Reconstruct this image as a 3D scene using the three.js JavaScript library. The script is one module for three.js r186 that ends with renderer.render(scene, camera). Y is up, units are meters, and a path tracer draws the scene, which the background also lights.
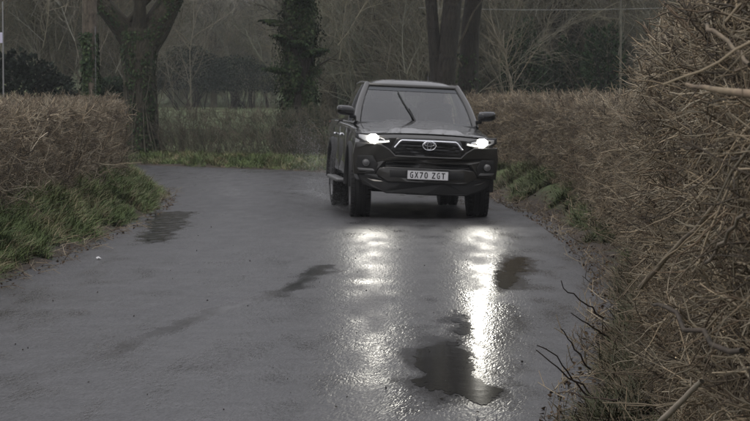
import * as THREE from 'three';
import { mergeGeometries, toCreasedNormals } from 'three/addons/utils/BufferGeometryUtils.js';
import { RoundedBoxGeometry } from 'three/addons/geometries/RoundedBoxGeometry.js';
import { Brush, Evaluator, SUBTRACTION } from 'three-bvh-csg';

// ------------------------------------------------------------ camera, sky, light
const scene = new THREE.Scene();
const F = 2300, CX = 375, CY = 210.5, HORIZON = 94, EYE = 1.6;      // focal length and horizon in photo pixels, eye height in metres
const camera = new THREE.PerspectiveCamera(2 * Math.atan(CY / F) * 180 / Math.PI, 750 / 421, 0.3, 900);
camera.position.set(0, EYE, 0);
camera.rotation.x = -Math.atan((CY - HORIZON) / F);
camera.focus = 12; camera.userData.fStop = 22;                       // slight softness behind the pickup
const renderer = new THREE.WebGLRenderer({ antialias: true });
renderer.toneMapping = THREE.LinearToneMapping;
renderer.toneMappingExposure = 1.12;
renderer.shadowMap.enabled = true;
{ // heavy overcast: brighter overhead than at the horizon
  const W = 256, H = 128, data = new Float32Array(W * H * 4);
  for (let j = 0; j < H; j++) for (let i = 0; i < W; i++) {
    const el = ((j + 0.5) / H - 0.5) * Math.PI, k = el > 0 ? (1 + 1.3 * Math.sin(el)) / 2.3 : 0.25;
    const a = (i / W) * Math.PI * 2, v = 1 + 0.04 * Math.sin(3 * a + 5 * el) + 0.03 * Math.sin(7 * a - 9 * el);
    const o = (j * W + i) * 4;
    data[o] = 0.985 * k * v; data[o + 1] = 0.985 * k * v; data[o + 2] = 1.05 * k * v; data[o + 3] = 1;
  }
  const sky = new THREE.DataTexture(data, W, H, THREE.RGBAFormat, THREE.FloatType);
  sky.mapping = THREE.EquirectangularReflectionMapping; sky.magFilter = THREE.LinearFilter; sky.needsUpdate = true;
  scene.background = sky; scene.environment = sky;
}
const sun = new THREE.DirectionalLight(0xfff6ea, 0.5);
sun.position.set(-30, 70, 20); sun.target.position.set(0, 0, -30);
sun.castShadow = true; sun.shadow.radius = 40;
Object.assign(sun.shadow.camera, { left: -60, right: 60, top: 60, bottom: -60, near: 1, far: 220 });
scene.add(sun, sun.target);
scene.fog = new THREE.FogExp2(new THREE.Color().setRGB(0.80, 0.82, 0.84), 0.0006);

// ------------------------------------------------------------ helpers
function rngOf(seed) { let s = seed | 0; return () => { s = (s + 0x6d2b79f5) | 0; let t = Math.imul(s ^ (s >>> 15), 1 | s); t = (t + Math.imul(t ^ (t >>> 7), 61 | t)) ^ t; return ((t ^ (t >>> 14)) >>> 0) / 4294967296; }; }
const V = (x, y, z) => new THREE.Vector3(x, y, z);
const lerp = (a, b, t) => a + (b - a) * t, clamp = (x, a, b) => Math.min(b, Math.max(a, x));
const smooth = (a, b, x) => { const t = clamp((x - a) / (b - a), 0, 1); return t * t * (3 - 2 * t); };
const hash2 = (x, y) => { let h = Math.imul(x, 374761393) + Math.imul(y, 668265263) | 0; h = Math.imul(h ^ (h >>> 13), 1274126177); return ((h ^ (h >>> 16)) >>> 0) / 4294967296; };
function noise2(x, y) { const i = Math.floor(x), j = Math.floor(y), u = x - i, v = y - j, s = u * u * (3 - 2 * u), t = v * v * (3 - 2 * v);
  return lerp(lerp(hash2(i, j), hash2(i + 1, j), s), lerp(hash2(i, j + 1), hash2(i + 1, j + 1), s), t); }
function fbm(x, y, o = 4) { let a = 0, w = 0.5, n = 0; for (let k = 0; k < o; k++) { a += w * noise2(x, y); n += w; w *= 0.5; x = x * 2.03 + 17.1; y = y * 2.03 + 5.7; } return a / n; }
function tileNoise(x, y, p) { const i = Math.floor(x), j = Math.floor(y), u = x - i, v = y - j, s = u * u * (3 - 2 * u), t = v * v * (3 - 2 * v), m = (a) => ((a % p) + p) % p;
  return lerp(lerp(hash2(m(i), m(j)), hash2(m(i + 1), m(j)), s), lerp(hash2(m(i), m(j + 1)), hash2(m(i + 1), m(j + 1)), s), t); }
const tileFbm = (u, v, p, o) => { let a = 0, w = 0.5, n = 0; for (let k = 0; k < o; k++) { a += w * tileNoise(u * p, v * p, p); n += w; w *= 0.55; p *= 2; } return a / n; };
function texture(W, H, f, { srgb = false, repeat = [1, 1], wrap = THREE.RepeatWrapping } = {}) {   // f(u, v) gives [r, g, b] from 0 to 1
  const d = new Uint8Array(W * H * 4);
  for (let j = 0; j < H; j++) for (let i = 0; i < W; i++) { const c = f((i + 0.5) / W, (j + 0.5) / H), o = (j * W + i) * 4; for (let k = 0; k < 3; k++) d[o + k] = clamp(c[k] * 255, 0, 255); d[o + 3] = 255; }
  const t = new THREE.DataTexture(d, W, H); t.magFilter = THREE.LinearFilter; t.minFilter = THREE.LinearMipmapLinearFilter; t.wrapS = t.wrapT = wrap;
  t.repeat.set(...repeat); if (srgb) t.colorSpace = THREE.SRGBColorSpace; t.needsUpdate = true; return t;
}
const rgb = (r, g, b) => new THREE.Color().setRGB(r, g, b);
const std = (o) => new THREE.MeshStandardMaterial(o), phys = (o) => new THREE.MeshPhysicalMaterial(o);
const names = {};
function numbered(n) { const k = names[n] = (names[n] ?? -1) + 1; return k ? n + '_' + String(k).padStart(3, '0') : n; }
function part(name, geo, mat, parent, kind) { const m = new THREE.Mesh(geo, mat); m.name = name; m.castShadow = m.receiveShadow = true; if (kind) m.userData.kind = kind; parent.add(m); return m; }
function thing(name, label, category, pos = [0, 0, 0], turn = 0, group) {
  const o = new THREE.Group(); o.name = numbered(name); o.position.set(...pos); o.rotation.y = turn; o.userData = { label, category }; if (group) o.userData.group = group; scene.add(o); return o; }
function struct(name, label, geo, mat, kind = 'structure') { const m = part(numbered(name), geo, mat, scene, kind); if (label) m.userData.label = label; return m; }
function instances(name, geo, mat, list, parent, colors) {            // list of Matrix4
  const m = new THREE.InstancedMesh(geo, mat, list.length); m.name = name; m.userData.kind = 'stuff'; m.castShadow = m.receiveShadow = true;
  list.forEach((x, i) => m.setMatrixAt(i, x)); if (colors) list.forEach((_, i) => m.setColorAt(i, colors[i])); parent.add(m); return m; }
// a pixel of the photograph and a height above the road -> the point where that line of sight meets that height
function at(px, py, h = 0) { const d = F * (EYE - h) / (py - HORIZON); return [(px - CX) / F * d, d]; }

class Mesher {
  constructor() { this.p = []; this.n = []; this.u = []; this.c = []; this.i = []; this.col = [1, 1, 1]; }
  tube(pts, rads, sides = 5, { capEnd = true, bump = 0, seed = 0 } = {}) {
    const base = this.p.length / 3, T = V(0, 0, 0), N = V(0, 0, 0), B = V(0, 0, 0); let len = 0, prev = null;
    for (let k = 0; k < pts.length; k++) {
      T.copy(pts[Math.min(k + 1, pts.length - 1)]).sub(pts[Math.max(k - 1, 0)]).normalize();
      if (!prev) { N.set(0, 0, 1); if (Math.abs(T.z) > 0.8) N.set(1, 0, 0); N.addScaledVector(T, -N.dot(T)).normalize(); } else { N.copy(prev).addScaledVector(T, -prev.dot(T)).normalize(); }
      prev = N.clone(); B.crossVectors(T, N); if (k) len += pts[k].distanceTo(pts[k - 1]);
      for (let s = 0; s <= sides; s++) {
        const a = (s % sides) / sides * Math.PI * 2, ca = Math.cos(a), sa = Math.sin(a);
        let r = rads[k]; if (bump) r *= 1 + bump * (fbm(ca * 1.6 + seed + 9, sa * 1.6 + len * 1.3 + 9, 3) - 0.5) * 2;
        const nx = N.x * ca + B.x * sa, ny = N.y * ca + B.y * sa, nz = N.z * ca + B.z * sa;
        this.p.push(pts[k].x + nx * r, pts[k].y + ny * r, pts[k].z + nz * r); this.n.push(nx, ny, nz); this.u.push(s / sides * Math.PI * 2 * rads[0], len); this.c.push(...this.col);
      }
    }
    const w = sides + 1;
    for (let k = 0; k < pts.length - 1; k++) for (let s = 0; s < sides; s++) { const a = base + k * w + s; this.i.push(a, a + 1, a + w, a + 1, a + w + 1, a + w); }
    if (capEnd) { // end disc with its own colour
      const k = pts.length - 1, b2 = this.p.length / 3, cc = this.capCol ?? this.col;
      this.p.push(pts[k].x, pts[k].y, pts[k].z); this.n.push(T.x, T.y, T.z); this.u.push(0, 0); this.c.push(...cc);
      for (let s = 0; s < sides; s++) { const o = (base + k * w + s) * 3; this.p.push(this.p[o], this.p[o + 1], this.p[o + 2]); this.n.push(T.x, T.y, T.z); this.u.push(0, 0); this.c.push(...cc); }
      for (let s = 0; s < sides; s++) this.i.push(b2, b2 + 1 + s, b2 + 1 + (s + 1) % sides);
    }
    return this;
  }
  poly(list, nrm) { const b = this.p.length / 3; for (const q of list) { this.p.push(q.x, q.y, q.z); this.n.push(nrm.x, nrm.y, nrm.z); this.u.push(q.x, q.y); this.c.push(...this.col); } for (let k = 1; k < list.length - 1; k++) this.i.push(b, b + k, b + k + 1); return this; }
  geo() { const g = new THREE.BufferGeometry(); g.setAttribute('position', new THREE.Float32BufferAttribute(this.p, 3)); g.setAttribute('normal', new THREE.Float32BufferAttribute(this.n, 3)); g.setAttribute('uv', new THREE.Float32BufferAttribute(this.u, 2)); g.setAttribute('color', new THREE.Float32BufferAttribute(this.c, 3)); g.setIndex(this.i); return g; }
}
function crooked(start, dir, len, n, wob, rng, tropism = 0) {          // a wandering line of n steps
  const pts = [start.clone()], d = dir.clone().normalize(), p = start.clone();
  for (let k = 0; k < n; k++) { d.x += (rng() - 0.5) * wob; d.y += (rng() - 0.5) * wob + tropism; d.z += (rng() - 0.5) * wob; d.normalize(); p.addScaledVector(d, len / n); pts.push(p.clone()); }
  return pts;
}
function aside(dir, angle, rng) { const a = V(rng() - 0.5, rng() - 0.5, rng() - 0.5); a.addScaledVector(dir, -a.dot(dir)).normalize(); return dir.clone().multiplyScalar(Math.cos(angle)).addScaledVector(a, Math.sin(angle)); }
const taper = (n, a, b) => Array.from({ length: n + 1 }, (_, k) => lerp(a, b, k / n));

// ------------------------------------------------------------ the lane: paired points on its right and left edges, [x, distance]
const EDGE = [[[-2.2, -12], [-7.3, -12]], [[-.45, 0], [-5.3, 0]], [[.2, 5], [-4.55, 5]], [[.92, 11], [-3.85, 11]], [[1.5, 15], [-3.4, 15]], [[1.93, 19], [-3.15, 19]], [[2.13, 24], [-3.03, 24]], [[2.12, 29], [-3.0, 29]], [[1.93, 33.5], [-3.05, 33]], [[1.6, 38], [-3.3, 36]], [[.7, 42.5], [-3.9, 39]], [[-.9, 46.5], [-5, 42]], [[-2.9, 49.3], [-6.9, 44.8]], [[-5.6, 52], [-9.6, 47.3]], [[-12, 56], [-15, 50.5]], [[-22, 60], [-24, 54]], [[-40, 64], [-41, 58]]];
const N_ROAD = 320;
const curveOf = (k) => new THREE.CatmullRomCurve3(EDGE.map((e) => V(e[k][0], 0, -e[k][1])), false, 'centripetal').getPoints(N_ROAD);
const RIGHT = curveOf(0), LEFT = curveOf(1);
function nearest(line, x, z) { let best = 1e9, bk = 0; for (let k = 0; k < line.length - 1; k++) { const a = line[k], b = line[k + 1], dx = b.x - a.x, dz = b.z - a.z, t = clamp(((x - a.x) * dx + (z - a.z) * dz) / (dx * dx + dz * dz), 0, 1), e = (x - a.x - dx * t) ** 2 + (z - a.z - dz * t) ** 2; if (e < best) { best = e; bk = k; } } return [Math.sqrt(best), bk]; }
const RING = [...LEFT, ...RIGHT.slice().reverse()];
function inLane(x, z) { let c = false; for (let i = 0, j = RING.length - 1; i < RING.length; j = i++) { const a = RING[i], b = RING[j]; if ((a.z > z) !== (b.z > z) && x < (b.x - a.x) * (z - a.z) / (b.z - a.z) + a.x) c = !c; } return c; }
function groundHeight(x, z) {                                         // height of the soil; the lane itself lies at 0
  const d = -z;
  if (d > 75 || d < -13 || x > 22 || x < -42) return land(x, d) ;
  const inside = inLane(x, z), [dl] = nearest(LEFT, x, z), [dr] = nearest(RIGHT, x, z), onLeft = dl < dr, e = Math.min(dl, dr);
  if (inside) return -0.02 - 0.25 * Math.min(e, 0.6);
  const n = (fbm(x * 1.7 + 40, z * 1.7 + 40, 4) - 0.5);
  const top = onLeft ? 0.46 : lerp(0.34, 0.14, smooth(36, 46, d));
  const bank = top * smooth(onLeft ? 0.12 : 0.2, onLeft ? 0.85 : 0.95, e + n * 0.35) + n * 0.1 * smooth(0, 0.4, e) - 0.02 + 0.05 * smooth(0, 0.15, e + n * 0.25);
  return lerp(bank, Math.max(land(x, d), 0.1 * top), smooth(2.2, 7, e));
}
function land(x, d) {                                                 // the country beyond the lane
  return 0.16 + 1.7 * smooth(-0.104, -0.14, x / Math.max(d, 20)) * smooth(38, 70, d) + 0.5 * smooth(60, 160, d) + 12 * smooth(175, 300, d) + (fbm(x * 0.12 + 80, d * 0.12 + 80, 3) - 0.5) * 0.35;
}
{ // one sheet of ground, finer near the lane
  const xs = [], ds = []; for (let x = -170; x <= 170; x += (x > -11 && x < 7 ? 0.16 : Math.abs(x) < 30 ? 1 : 5)) xs.push(x); for (let d = -30; d <= 320; d += (d >= 6 && d < 58 ? 0.25 : d < 80 ? 1 : 5)) ds.push(d);
  const p = [], u = [], idx = [];
  for (const d of ds) for (const x of xs) { p.push(x, groundHeight(x, -d), -d); u.push(x, d); }
  for (let j = 0; j < ds.length - 1; j++) for (let i = 0; i < xs.length - 1; i++) { const a = j * xs.length + i, b = a + xs.length; idx.push(a, a + 1, b, a + 1, b + 1, b); }
  const g = new THREE.BufferGeometry(); g.setAttribute('position', new THREE.Float32BufferAttribute(p, 3)); g.setAttribute('uv', new THREE.Float32BufferAttribute(u, 2)); g.setIndex(idx); g.computeVertexNormals();
  // grass green away from the lane, mud and leaf litter beside it
  const c = []; for (let k = 0; k < p.length / 3; k++) { const x = p[k * 3], z = p[k * 3 + 2], y = p[k * 3 + 1];
    let t = 1; if (z > -80 && z < 14 && x > -42 && x < 22) { const e = Math.min(nearest(LEFT, x, z)[0], nearest(RIGHT, x, z)[0]); t = smooth(0.3, 0.7, e + (fbm(x * 3, z * 3, 3) - 0.5) * 0.6) * (1 - 0.75 * smooth(0.7, 1.1, e) * smooth(3.2, 2.6, e)); }
    const m = fbm(x * 0.9 + 7, z * 0.9, 3), q = fbm(x * 0.25 + 3, z * 0.25 + 8, 4);                                                      // bare soil by the lane, grass beyond, in uneven patches
    const r = lerp(0.060, lerp(0.085, 0.12, q), t), gg = lerp(0.047, lerp(0.125, 0.14, q), t), b = lerp(0.036, lerp(0.045, 0.06, q), t), v = 0.7 + 0.6 * m; c.push(r * v, gg * v, b * v); }
  g.setAttribute('color', new THREE.Float32BufferAttribute(c, 3));
  const soil = texture(512, 512, (a, b) => { const n = tileFbm(a, b, 16, 5); return [n, n, n]; }, { repeat: [0.7, 0.7] });
  struct('ground', 'muddy verge and grass fields beside the lane', g, std({ vertexColors: true, roughness: 0.95, bumpMap: soil, bumpScale: 0.03 }));
}
// ------------------------------------------------------------ puddles: outlines on the road, [x, distance]
const puddleShapes = [
  ['puddle', 'dark smooth puddle on the wet lane in front of the pickup', [[417, 372], [414, 360], [420, 351], [433, 346], [446, 342], [457, 333], [462, 322], [469, 316], [471, 330], [470, 345], [476, 360], [484, 376], [499, 391], [500, 401], [480, 404], [452, 397], [430, 389], [420, 382]]],
  ['puddle', 'small dark puddle on the lane beside the twiggy hedge', [[498, 290], [497, 280], [503, 269], [509, 260], [519, 259], [525, 266], [521, 276], [511, 286]]],
  ['puddle', 'bright puddle reflecting sky below the grassy bank', [[149, 240], [154, 229], [156, 216], [166, 212], [184, 212], [188, 216], [178, 220], [181, 225], [172, 231], [166, 239], [155, 242]]],
];
const puddles = puddleShapes.map(([n, l, px]) => [n, l, px.map(([x, y]) => at(x, y))]);
const puddleLines = puddles.map(([, , p]) => p.map(([x, d]) => V(x, 0, -d)).concat([V(p[0][0], 0, -p[0][1])]));
const streak = [[328, 267], [290, 290], [255, 303], [215, 313], [140, 342], [60, 372], [0, 392]].map(([x, y]) => { const [a, d] = at(x, y); return V(a, 0, -d); });
const outlines = puddles.map(([, , p]) => new THREE.CatmullRomCurve3(p.map(([x, d]) => V(x, 0, -d)), true).getPoints(90));
function field(k, x, z) {                                             // above 0 inside puddle k, ragged
  const c = outlines[k]; let inside = false, b = 9; for (let i = 0, j = c.length - 1; i < c.length; j = i++) { if ((c[i].z > z) !== (c[j].z > z) && x < (c[j].x - c[i].x) * (z - c[i].z) / (c[j].z - c[i].z) + c[i].x) inside = !inside; b = Math.min(b, Math.hypot(c[i].x - x, (c[i].z - z) * 0.35)); }
  return (inside ? b : -b) + 0.16 * (fbm(x * 9 + 50, z * 2.6 + 50, 5) - 0.5) * 2;
}
{
  const p = [], u = [], idx = [], ACROSS = 24; let s = 0; const along = [];
  for (let k = 0; k <= N_ROAD; k++) {
    const a = LEFT[k], b = RIGHT[k]; if (k) s += 0.5 * (a.distanceTo(LEFT[k - 1]) + b.distanceTo(RIGHT[k - 1])); along.push(s);
    for (let i = 0; i <= ACROSS; i++) { const t = lerp(-0.09, 1.09, i / ACROSS), x = lerp(a.x, b.x, t), z = lerp(a.z, b.z, t); p.push(x, 0.012 * Math.sin(Math.PI * clamp(t, 0, 1)) - 0.012 * smooth(0, 0.2, Math.max(-t, t - 1)), z); u.push(i / ACROSS, s); }
  }
  for (let k = 0; k < N_ROAD; k++) for (let i = 0; i < ACROSS; i++) { const a = k * (ACROSS + 1) + i, b = a + ACROSS + 1; idx.push(a, a + 1, b, a + 1, b + 1, b); }
  const total = s, g = new THREE.BufferGeometry(); g.setAttribute('position', new THREE.Float32BufferAttribute(p, 3)); g.setAttribute('uv', new THREE.Float32BufferAttribute(u, 2)); g.setIndex(idx); g.computeVertexNormals();
  const S0 = along.find((_, k) => -LEFT[k].z > 8), S1 = along.find((_, k) => -LEFT[k].z > 50);
  const where = (u_, v_) => { const sv = lerp(S0, S1, v_); let lo = 0, hi = N_ROAD; while (hi - lo > 1) { const m = (lo + hi) >> 1; if (along[m] > sv) hi = m; else lo = m; } const f = (sv - along[lo]) / (along[hi] - along[lo]), t = lerp(-0.09, 1.09, u_); return [lerp(lerp(LEFT[lo].x, LEFT[hi].x, f), lerp(RIGHT[lo].x, RIGHT[hi].x, f), t), lerp(lerp(LEFT[lo].z, LEFT[hi].z, f), lerp(RIGHT[lo].z, RIGHT[hi].z, f), t), t]; };
  // one pass over the surface: how rough it is and how far the stones stand proud; both sink where water lies
  const RW = 1024, RH = 2048, rough = new Float32Array(RW * RH), proud = new Float32Array(RW * RH);
  for (let j = 0; j < RH; j++) for (let i = 0; i < RW; i++) {
    const [x, z, t] = where((i + 0.5) / RW, (j + 0.5) / RH), d = -z;
    let r = 0.36 + 0.1 * (fbm(x * 0.8 + 31, z * 0.3 + 31, 3) - 0.5) * 2 + 0.2 * (noise2(x * 7 + 3, z * 1.8) - 0.5), film = 0;
    r -= 0.04 * (Math.exp(-(((t - 0.56) / 0.05) ** 2)) + Math.exp(-(((t - 0.86) / 0.05) ** 2)));                                          // polished wheel tracks
    r += 0.16 * Math.exp(-(((x + 0.05) / 0.42) ** 2) - (((d - 17.3) / 1.9) ** 2));                                                       r += 0.13 * Math.exp(-((x / 0.45) ** 2) - (((d - 23.5) / 2.6) ** 2)) + 0.06 * Math.exp(-(((x - 1.0) / 0.4) ** 2) - (((d - 24) / 2.2) ** 2));   // coarse dull patches
    film = 0.5 * Math.exp(-(((x - 0.78) / 0.17) ** 2) - (((d - 15) / 3.4) ** 2)); r += 0.05 * smooth(20, 24, d);
    const rag = fbm(x * 9 + 50, z * 2.6 + 50, 4) - 0.5;
    if (d < 34) {
      const e = nearest(streak, x, z)[0]; film = Math.max(film, 0.85 * smooth(0.2, 0.0, e + 0.24 * rag) * smooth(11, 17.5, d));
      puddleLines.forEach((q, k) => { if (Math.abs(q[0].z - z) < 6 && Math.abs(q[0].x - x) < 2) { const e2 = field(k, x, z); film = Math.max(film, smooth(-0.24, 0.06, e2 + 0.1 * (hash2(i, j) - 0.5))); } });
    }
    film = Math.max(film, 0.15 * smooth(0.6, 0.8, fbm(x * 2.1 + 9, z * 0.5 + 4, 4)));                                                   // thin films of rain in the low spots
    const dry = 1 - film, speck = hash2(i * 3 + 1, j * 7 + 5);
    rough[j * RW + i] = lerp(0.115, r + 0.16 * (speck - 0.5), dry);
    proud[j * RW + i] = 0.5 + dry * (0.62 * (speck - 0.5) + 0.5 * (noise2(x * 40, z * 14) - 0.5));
  }
  const sheet = (a) => { const k = (u_, v_) => { const v = a[Math.min(RH - 1, Math.floor(v_ * RH)) * RW + Math.min(RW - 1, Math.floor(u_ * RW))]; return [v, v, v]; }, t = texture(RW, RH, k, { repeat: [1, 1 / (S1 - S0)], wrap: THREE.ClampToEdgeWrapping }); t.offset.set(0, -S0 / (S1 - S0)); return t; };
  const wet = sheet(rough), stones = sheet(proud);
  const tone = texture(1024, 1024, (a, b) => { const n = tileFbm(a, b, 200, 2), m = tileFbm(a + 0.3, b, 12, 4), q = 0.10 + 0.22 * n + 0.09 * m; return [q * 1.01, q, q * 1.02]; }, { repeat: [2.8, 0.5], srgb: true });
  struct('road', 'wet grey tarmac lane bending round the hedges', g, phys({ map: tone, roughness: 1, roughnessMap: wet, bumpMap: stones, bumpScale: 0.0034, ior: 1.45 }));
}
const waterMat = phys({ color: rgb(0.018, 0.017, 0.016), roughness: 0.1, ior: 1.33, bumpMap: texture(256, 256, (a, b) => { const n = tileFbm(a, b, 6, 3); return [n, n, n]; }, { repeat: [1.5, 1.5] }), bumpScale: 0.0005 });
function roadHeight(x, z) { const k = LEFT.findIndex((q) => q.z <= z), a = LEFT[k], j = RIGHT.findIndex((q) => q.z <= z), b = RIGHT[j]; return 0.012 * Math.sin(Math.PI * clamp((x - a.x) / (b.x - a.x), 0, 1)); }
const rippled = waterMat.clone(); rippled.bumpScale = 0.02; rippled.roughness = 0.17; rippled.bumpMap = waterMat.bumpMap.clone(); rippled.bumpMap.repeat.set(0.9, 0.9);
puddles.forEach(([name, label, pts], which) => {                       // ragged films of water: marching squares over a noisy distance field
  const c = outlines[which], xs = c.map((q) => q.x), zs = c.map((q) => q.z);
  const x0 = Math.min(...xs) - 0.2, x1 = Math.max(...xs) + 0.2, z0 = Math.min(...zs) - 0.6, z1 = Math.max(...zs) + 0.6, sx = 0.011, sz = 0.035, nx = Math.ceil((x1 - x0) / sx), nz = Math.ceil((z1 - z0) / sz);
  const f = new Float32Array((nx + 1) * (nz + 1)); for (let j = 0; j <= nz; j++) for (let i = 0; i <= nx; i++) f[j * (nx + 1) + i] = field(which, x0 + i * sx, z0 + j * sz) - (which === 2 ? 0.0 : 0.015) + 0.05 * (noise2(i * 0.9, j * 0.7) - 0.5);
  const P = [], I = [], val = (i, j) => f[j * (nx + 1) + i], vert = (x, z) => { P.push(x, roadHeight(x, z) + 0.0015, z); return P.length / 3 - 1; };
  for (let j = 0; j < nz; j++) for (let i = 0; i < nx; i++) {
    const q = [[i, j], [i + 1, j], [i + 1, j + 1], [i, j + 1]], out = []; for (let k = 0; k < 4; k++) { const a = q[k], b = q[(k + 1) % 4], va = val(...a), vb = val(...b); if (va > 0) out.push([x0 + a[0] * sx, z0 + a[1] * sz]); if ((va > 0) !== (vb > 0)) { const t = va / (va - vb); out.push([x0 + lerp(a[0], b[0], t) * sx, z0 + lerp(a[1], b[1], t) * sz]); } }
    if (out.length > 2) { const v = out.map(([x, z]) => vert(x, z)); for (let k = 1; k < v.length - 1; k++) I.push(v[0], v[k + 1], v[k]); }
  }
  const g = new THREE.BufferGeometry(); g.setAttribute('position', new THREE.Float32BufferAttribute(P, 3)); g.setAttribute('normal', new THREE.Float32BufferAttribute(P.map((_, k) => (k % 3 === 1 ? 1 : 0)), 3)); g.setAttribute('uv', new THREE.Float32BufferAttribute(P.filter((_, k) => k % 3 !== 1), 2)); g.setIndex(I);
  struct(name, label, g, which === 2 ? rippled : waterMat);
});
// ------------------------------------------------------------ vegetation pieces
const barkBump = texture(256, 512, (a, b) => { const n = 0.6 * Math.abs(tileNoise(a * 12 + 2 * tileNoise(a * 5, b * 10, 5), b * 6, 6) - 0.5) * 2 + 0.4 * tileFbm(a, b, 24, 3); return [n, n, n]; }, { repeat: [2, 0.9] });
const barkTone = texture(256, 512, (a, b) => { const n = 0.55 + 0.75 * (tileFbm(a, b, 10, 5) - 0.5) + 0.35 * (tileFbm(a + 0.4, b, 40, 2) - 0.5), g = tileFbm(a + 0.7, b + 0.2, 6, 3); return [n, n * lerp(0.95, 1.06, g), n * 0.9]; }, { repeat: [2, 0.9] });
const barkMat = (r, g, b) => std({ color: rgb(r, g, b), map: barkTone, roughness: 0.93, bumpMap: barkBump, bumpScale: 0.035 });
const twigMat = std({ color: 0xffffff, vertexColors: true, roughness: 0.85 });
const leafMat = phys({ color: 0xffffff, roughness: 0.75, specularIntensity: 0.45, side: THREE.DoubleSide });
const grassMat = phys({ color: 0xffffff, roughness: 0.75, side: THREE.DoubleSide });
// a twiggy spray: a main shoot along +y with forking side shoots and pale cut ends
function sprig(seed, { len = 0.4, rad = 0.004, kids = 9, sub = 2, wob = 0.5, sides = 4, segs = 4, spread = [0.5, 1.2] } = {}) {
  const m = new Mesher(), r = rngOf(seed); m.capCol = [1.9, 1.75, 1.5];
  const shoot = (s, d, l, ra, lev) => {
    const n = lev ? Math.max(2, segs - 1) : segs, pts = crooked(s, d, l, n, wob, r); const vary = 0.72 + 0.56 * r(), warm = (r() - 0.5) * 0.12; m.col = [vary * (1 + warm), vary, vary * (1 - warm)]; m.tube(pts, taper(n, ra, ra * (lev > 1 ? 0.35 : 0.6)), lev > 1 ? 3 : sides);
    if (lev < 2) for (let k = 0; k < (lev ? sub : kids); k++) { const t = 0.12 + 0.85 * r(), f = t * n, q = Math.min(n - 1, Math.floor(f)), o = pts[q].clone().lerp(pts[q + 1], f - q), dd = pts[q + 1].clone().sub(pts[q]).normalize(); shoot(o, aside(dd, lerp(spread[0], spread[1], r()), r), l * (lev ? 0.45 : lerp(0.25, 0.6, r())), ra * (lev ? 0.6 : lerp(0.45, 0.75, r())), lev + 1); }
  };
  shoot(V(0, 0, 0), V(0, 1, 0), len, rad, 0);
  return m.geo();
}
function blade(m, x, z, dir, h, w, lean) { // a bent grass blade of three faces pairs
  const dx = Math.cos(dir), dz = Math.sin(dir), pts = [0, 0.4, 0.75, 1].map((t) => V(x + dx * lean * t * t, h * t * (1 - 0.25 * lean / h * t), z + dz * lean * t * t)), ws = [w, w * 0.9, w * 0.6, w * 0.08];
  const b = m.p.length / 3; pts.forEach((q, k) => { for (const s of [-1, 1]) { m.p.push(q.x - dz * ws[k] * s, q.y, q.z + dx * ws[k] * s); m.n.push(dx * 0.5, 0.8, dz * 0.5); m.u.push(0, 0); m.c.push(1, 1, 1); } });
  for (let k = 0; k < 3; k++) { const a = b + k * 2; m.i.push(a, a + 1, a + 2, a + 1, a + 3, a + 2); }
}
function tuft(seed, n, h, spread) { const m = new Mesher(), r = rngOf(seed); for (let k = 0; k < n; k++) { const hh = h * (0.5 + 0.6 * r()); blade(m, (r() - 0.5) * spread, (r() - 0.5) * spread, r() * 6.283, hh, 0.0022 + 0.002 * r(), hh * (0.2 + 0.7 * r())); } return m.geo(); }
function leafShape(w, h, fold = 0.25) { // an ivy or holly leaf of a few faces, folded along its midrib
  const m = new Mesher(), P = [[0, 0], [0.42, 0.12], [0.5, 0.42], [0.26, 0.62], [0, 1]], f = (x, y) => V(x * w, y * h, -Math.abs(x) * w * fold - (y * y) * h * 0.15);
  for (const s of [-1, 1]) { const l = P.map(([x, y]) => f(x * s, y)); m.poly(s > 0 ? l : l.reverse(), V(s * 0.3, 0, 0.95).normalize()); } return m.geo(); }
const mat4 = (pos, dir, scale, spin) => { const q = new THREE.Quaternion().setFromUnitVectors(V(0, 1, 0), dir.clone().normalize()); q.multiply(new THREE.Quaternion().setFromAxisAngle(V(0, 1, 0), spin)); return new THREE.Matrix4().compose(pos, q, scale.isVector3 ? scale : V(scale, scale, scale)); };
const tint = (list, r, jitter = 0.3) => { const c = list[Math.floor(r() * list.length)], k = 1 - jitter + 2 * jitter * r(); return rgb(c[0] * k, c[1] * k, c[2] * k); };
const BROWN = [[0.22, 0.182, 0.125], [0.175, 0.144, 0.098], [0.265, 0.218, 0.15], [0.10, 0.081, 0.06], [0.148, 0.112, 0.076], [0.35, 0.292, 0.205], [0.43, 0.362, 0.26]];
const DULL = [[0.13, 0.115, 0.085], [0.10, 0.095, 0.066], [0.16, 0.135, 0.10], [0.08, 0.085, 0.055]];
const GRASS = [[0.12, 0.165, 0.048], [0.15, 0.20, 0.062], [0.085, 0.125, 0.036], [0.19, 0.185, 0.085], [0.30, 0.25, 0.14]];
const IVY = [[0.02, 0.04, 0.014], [0.03, 0.052, 0.018], [0.015, 0.03, 0.012], [0.045, 0.065, 0.025]];

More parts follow.
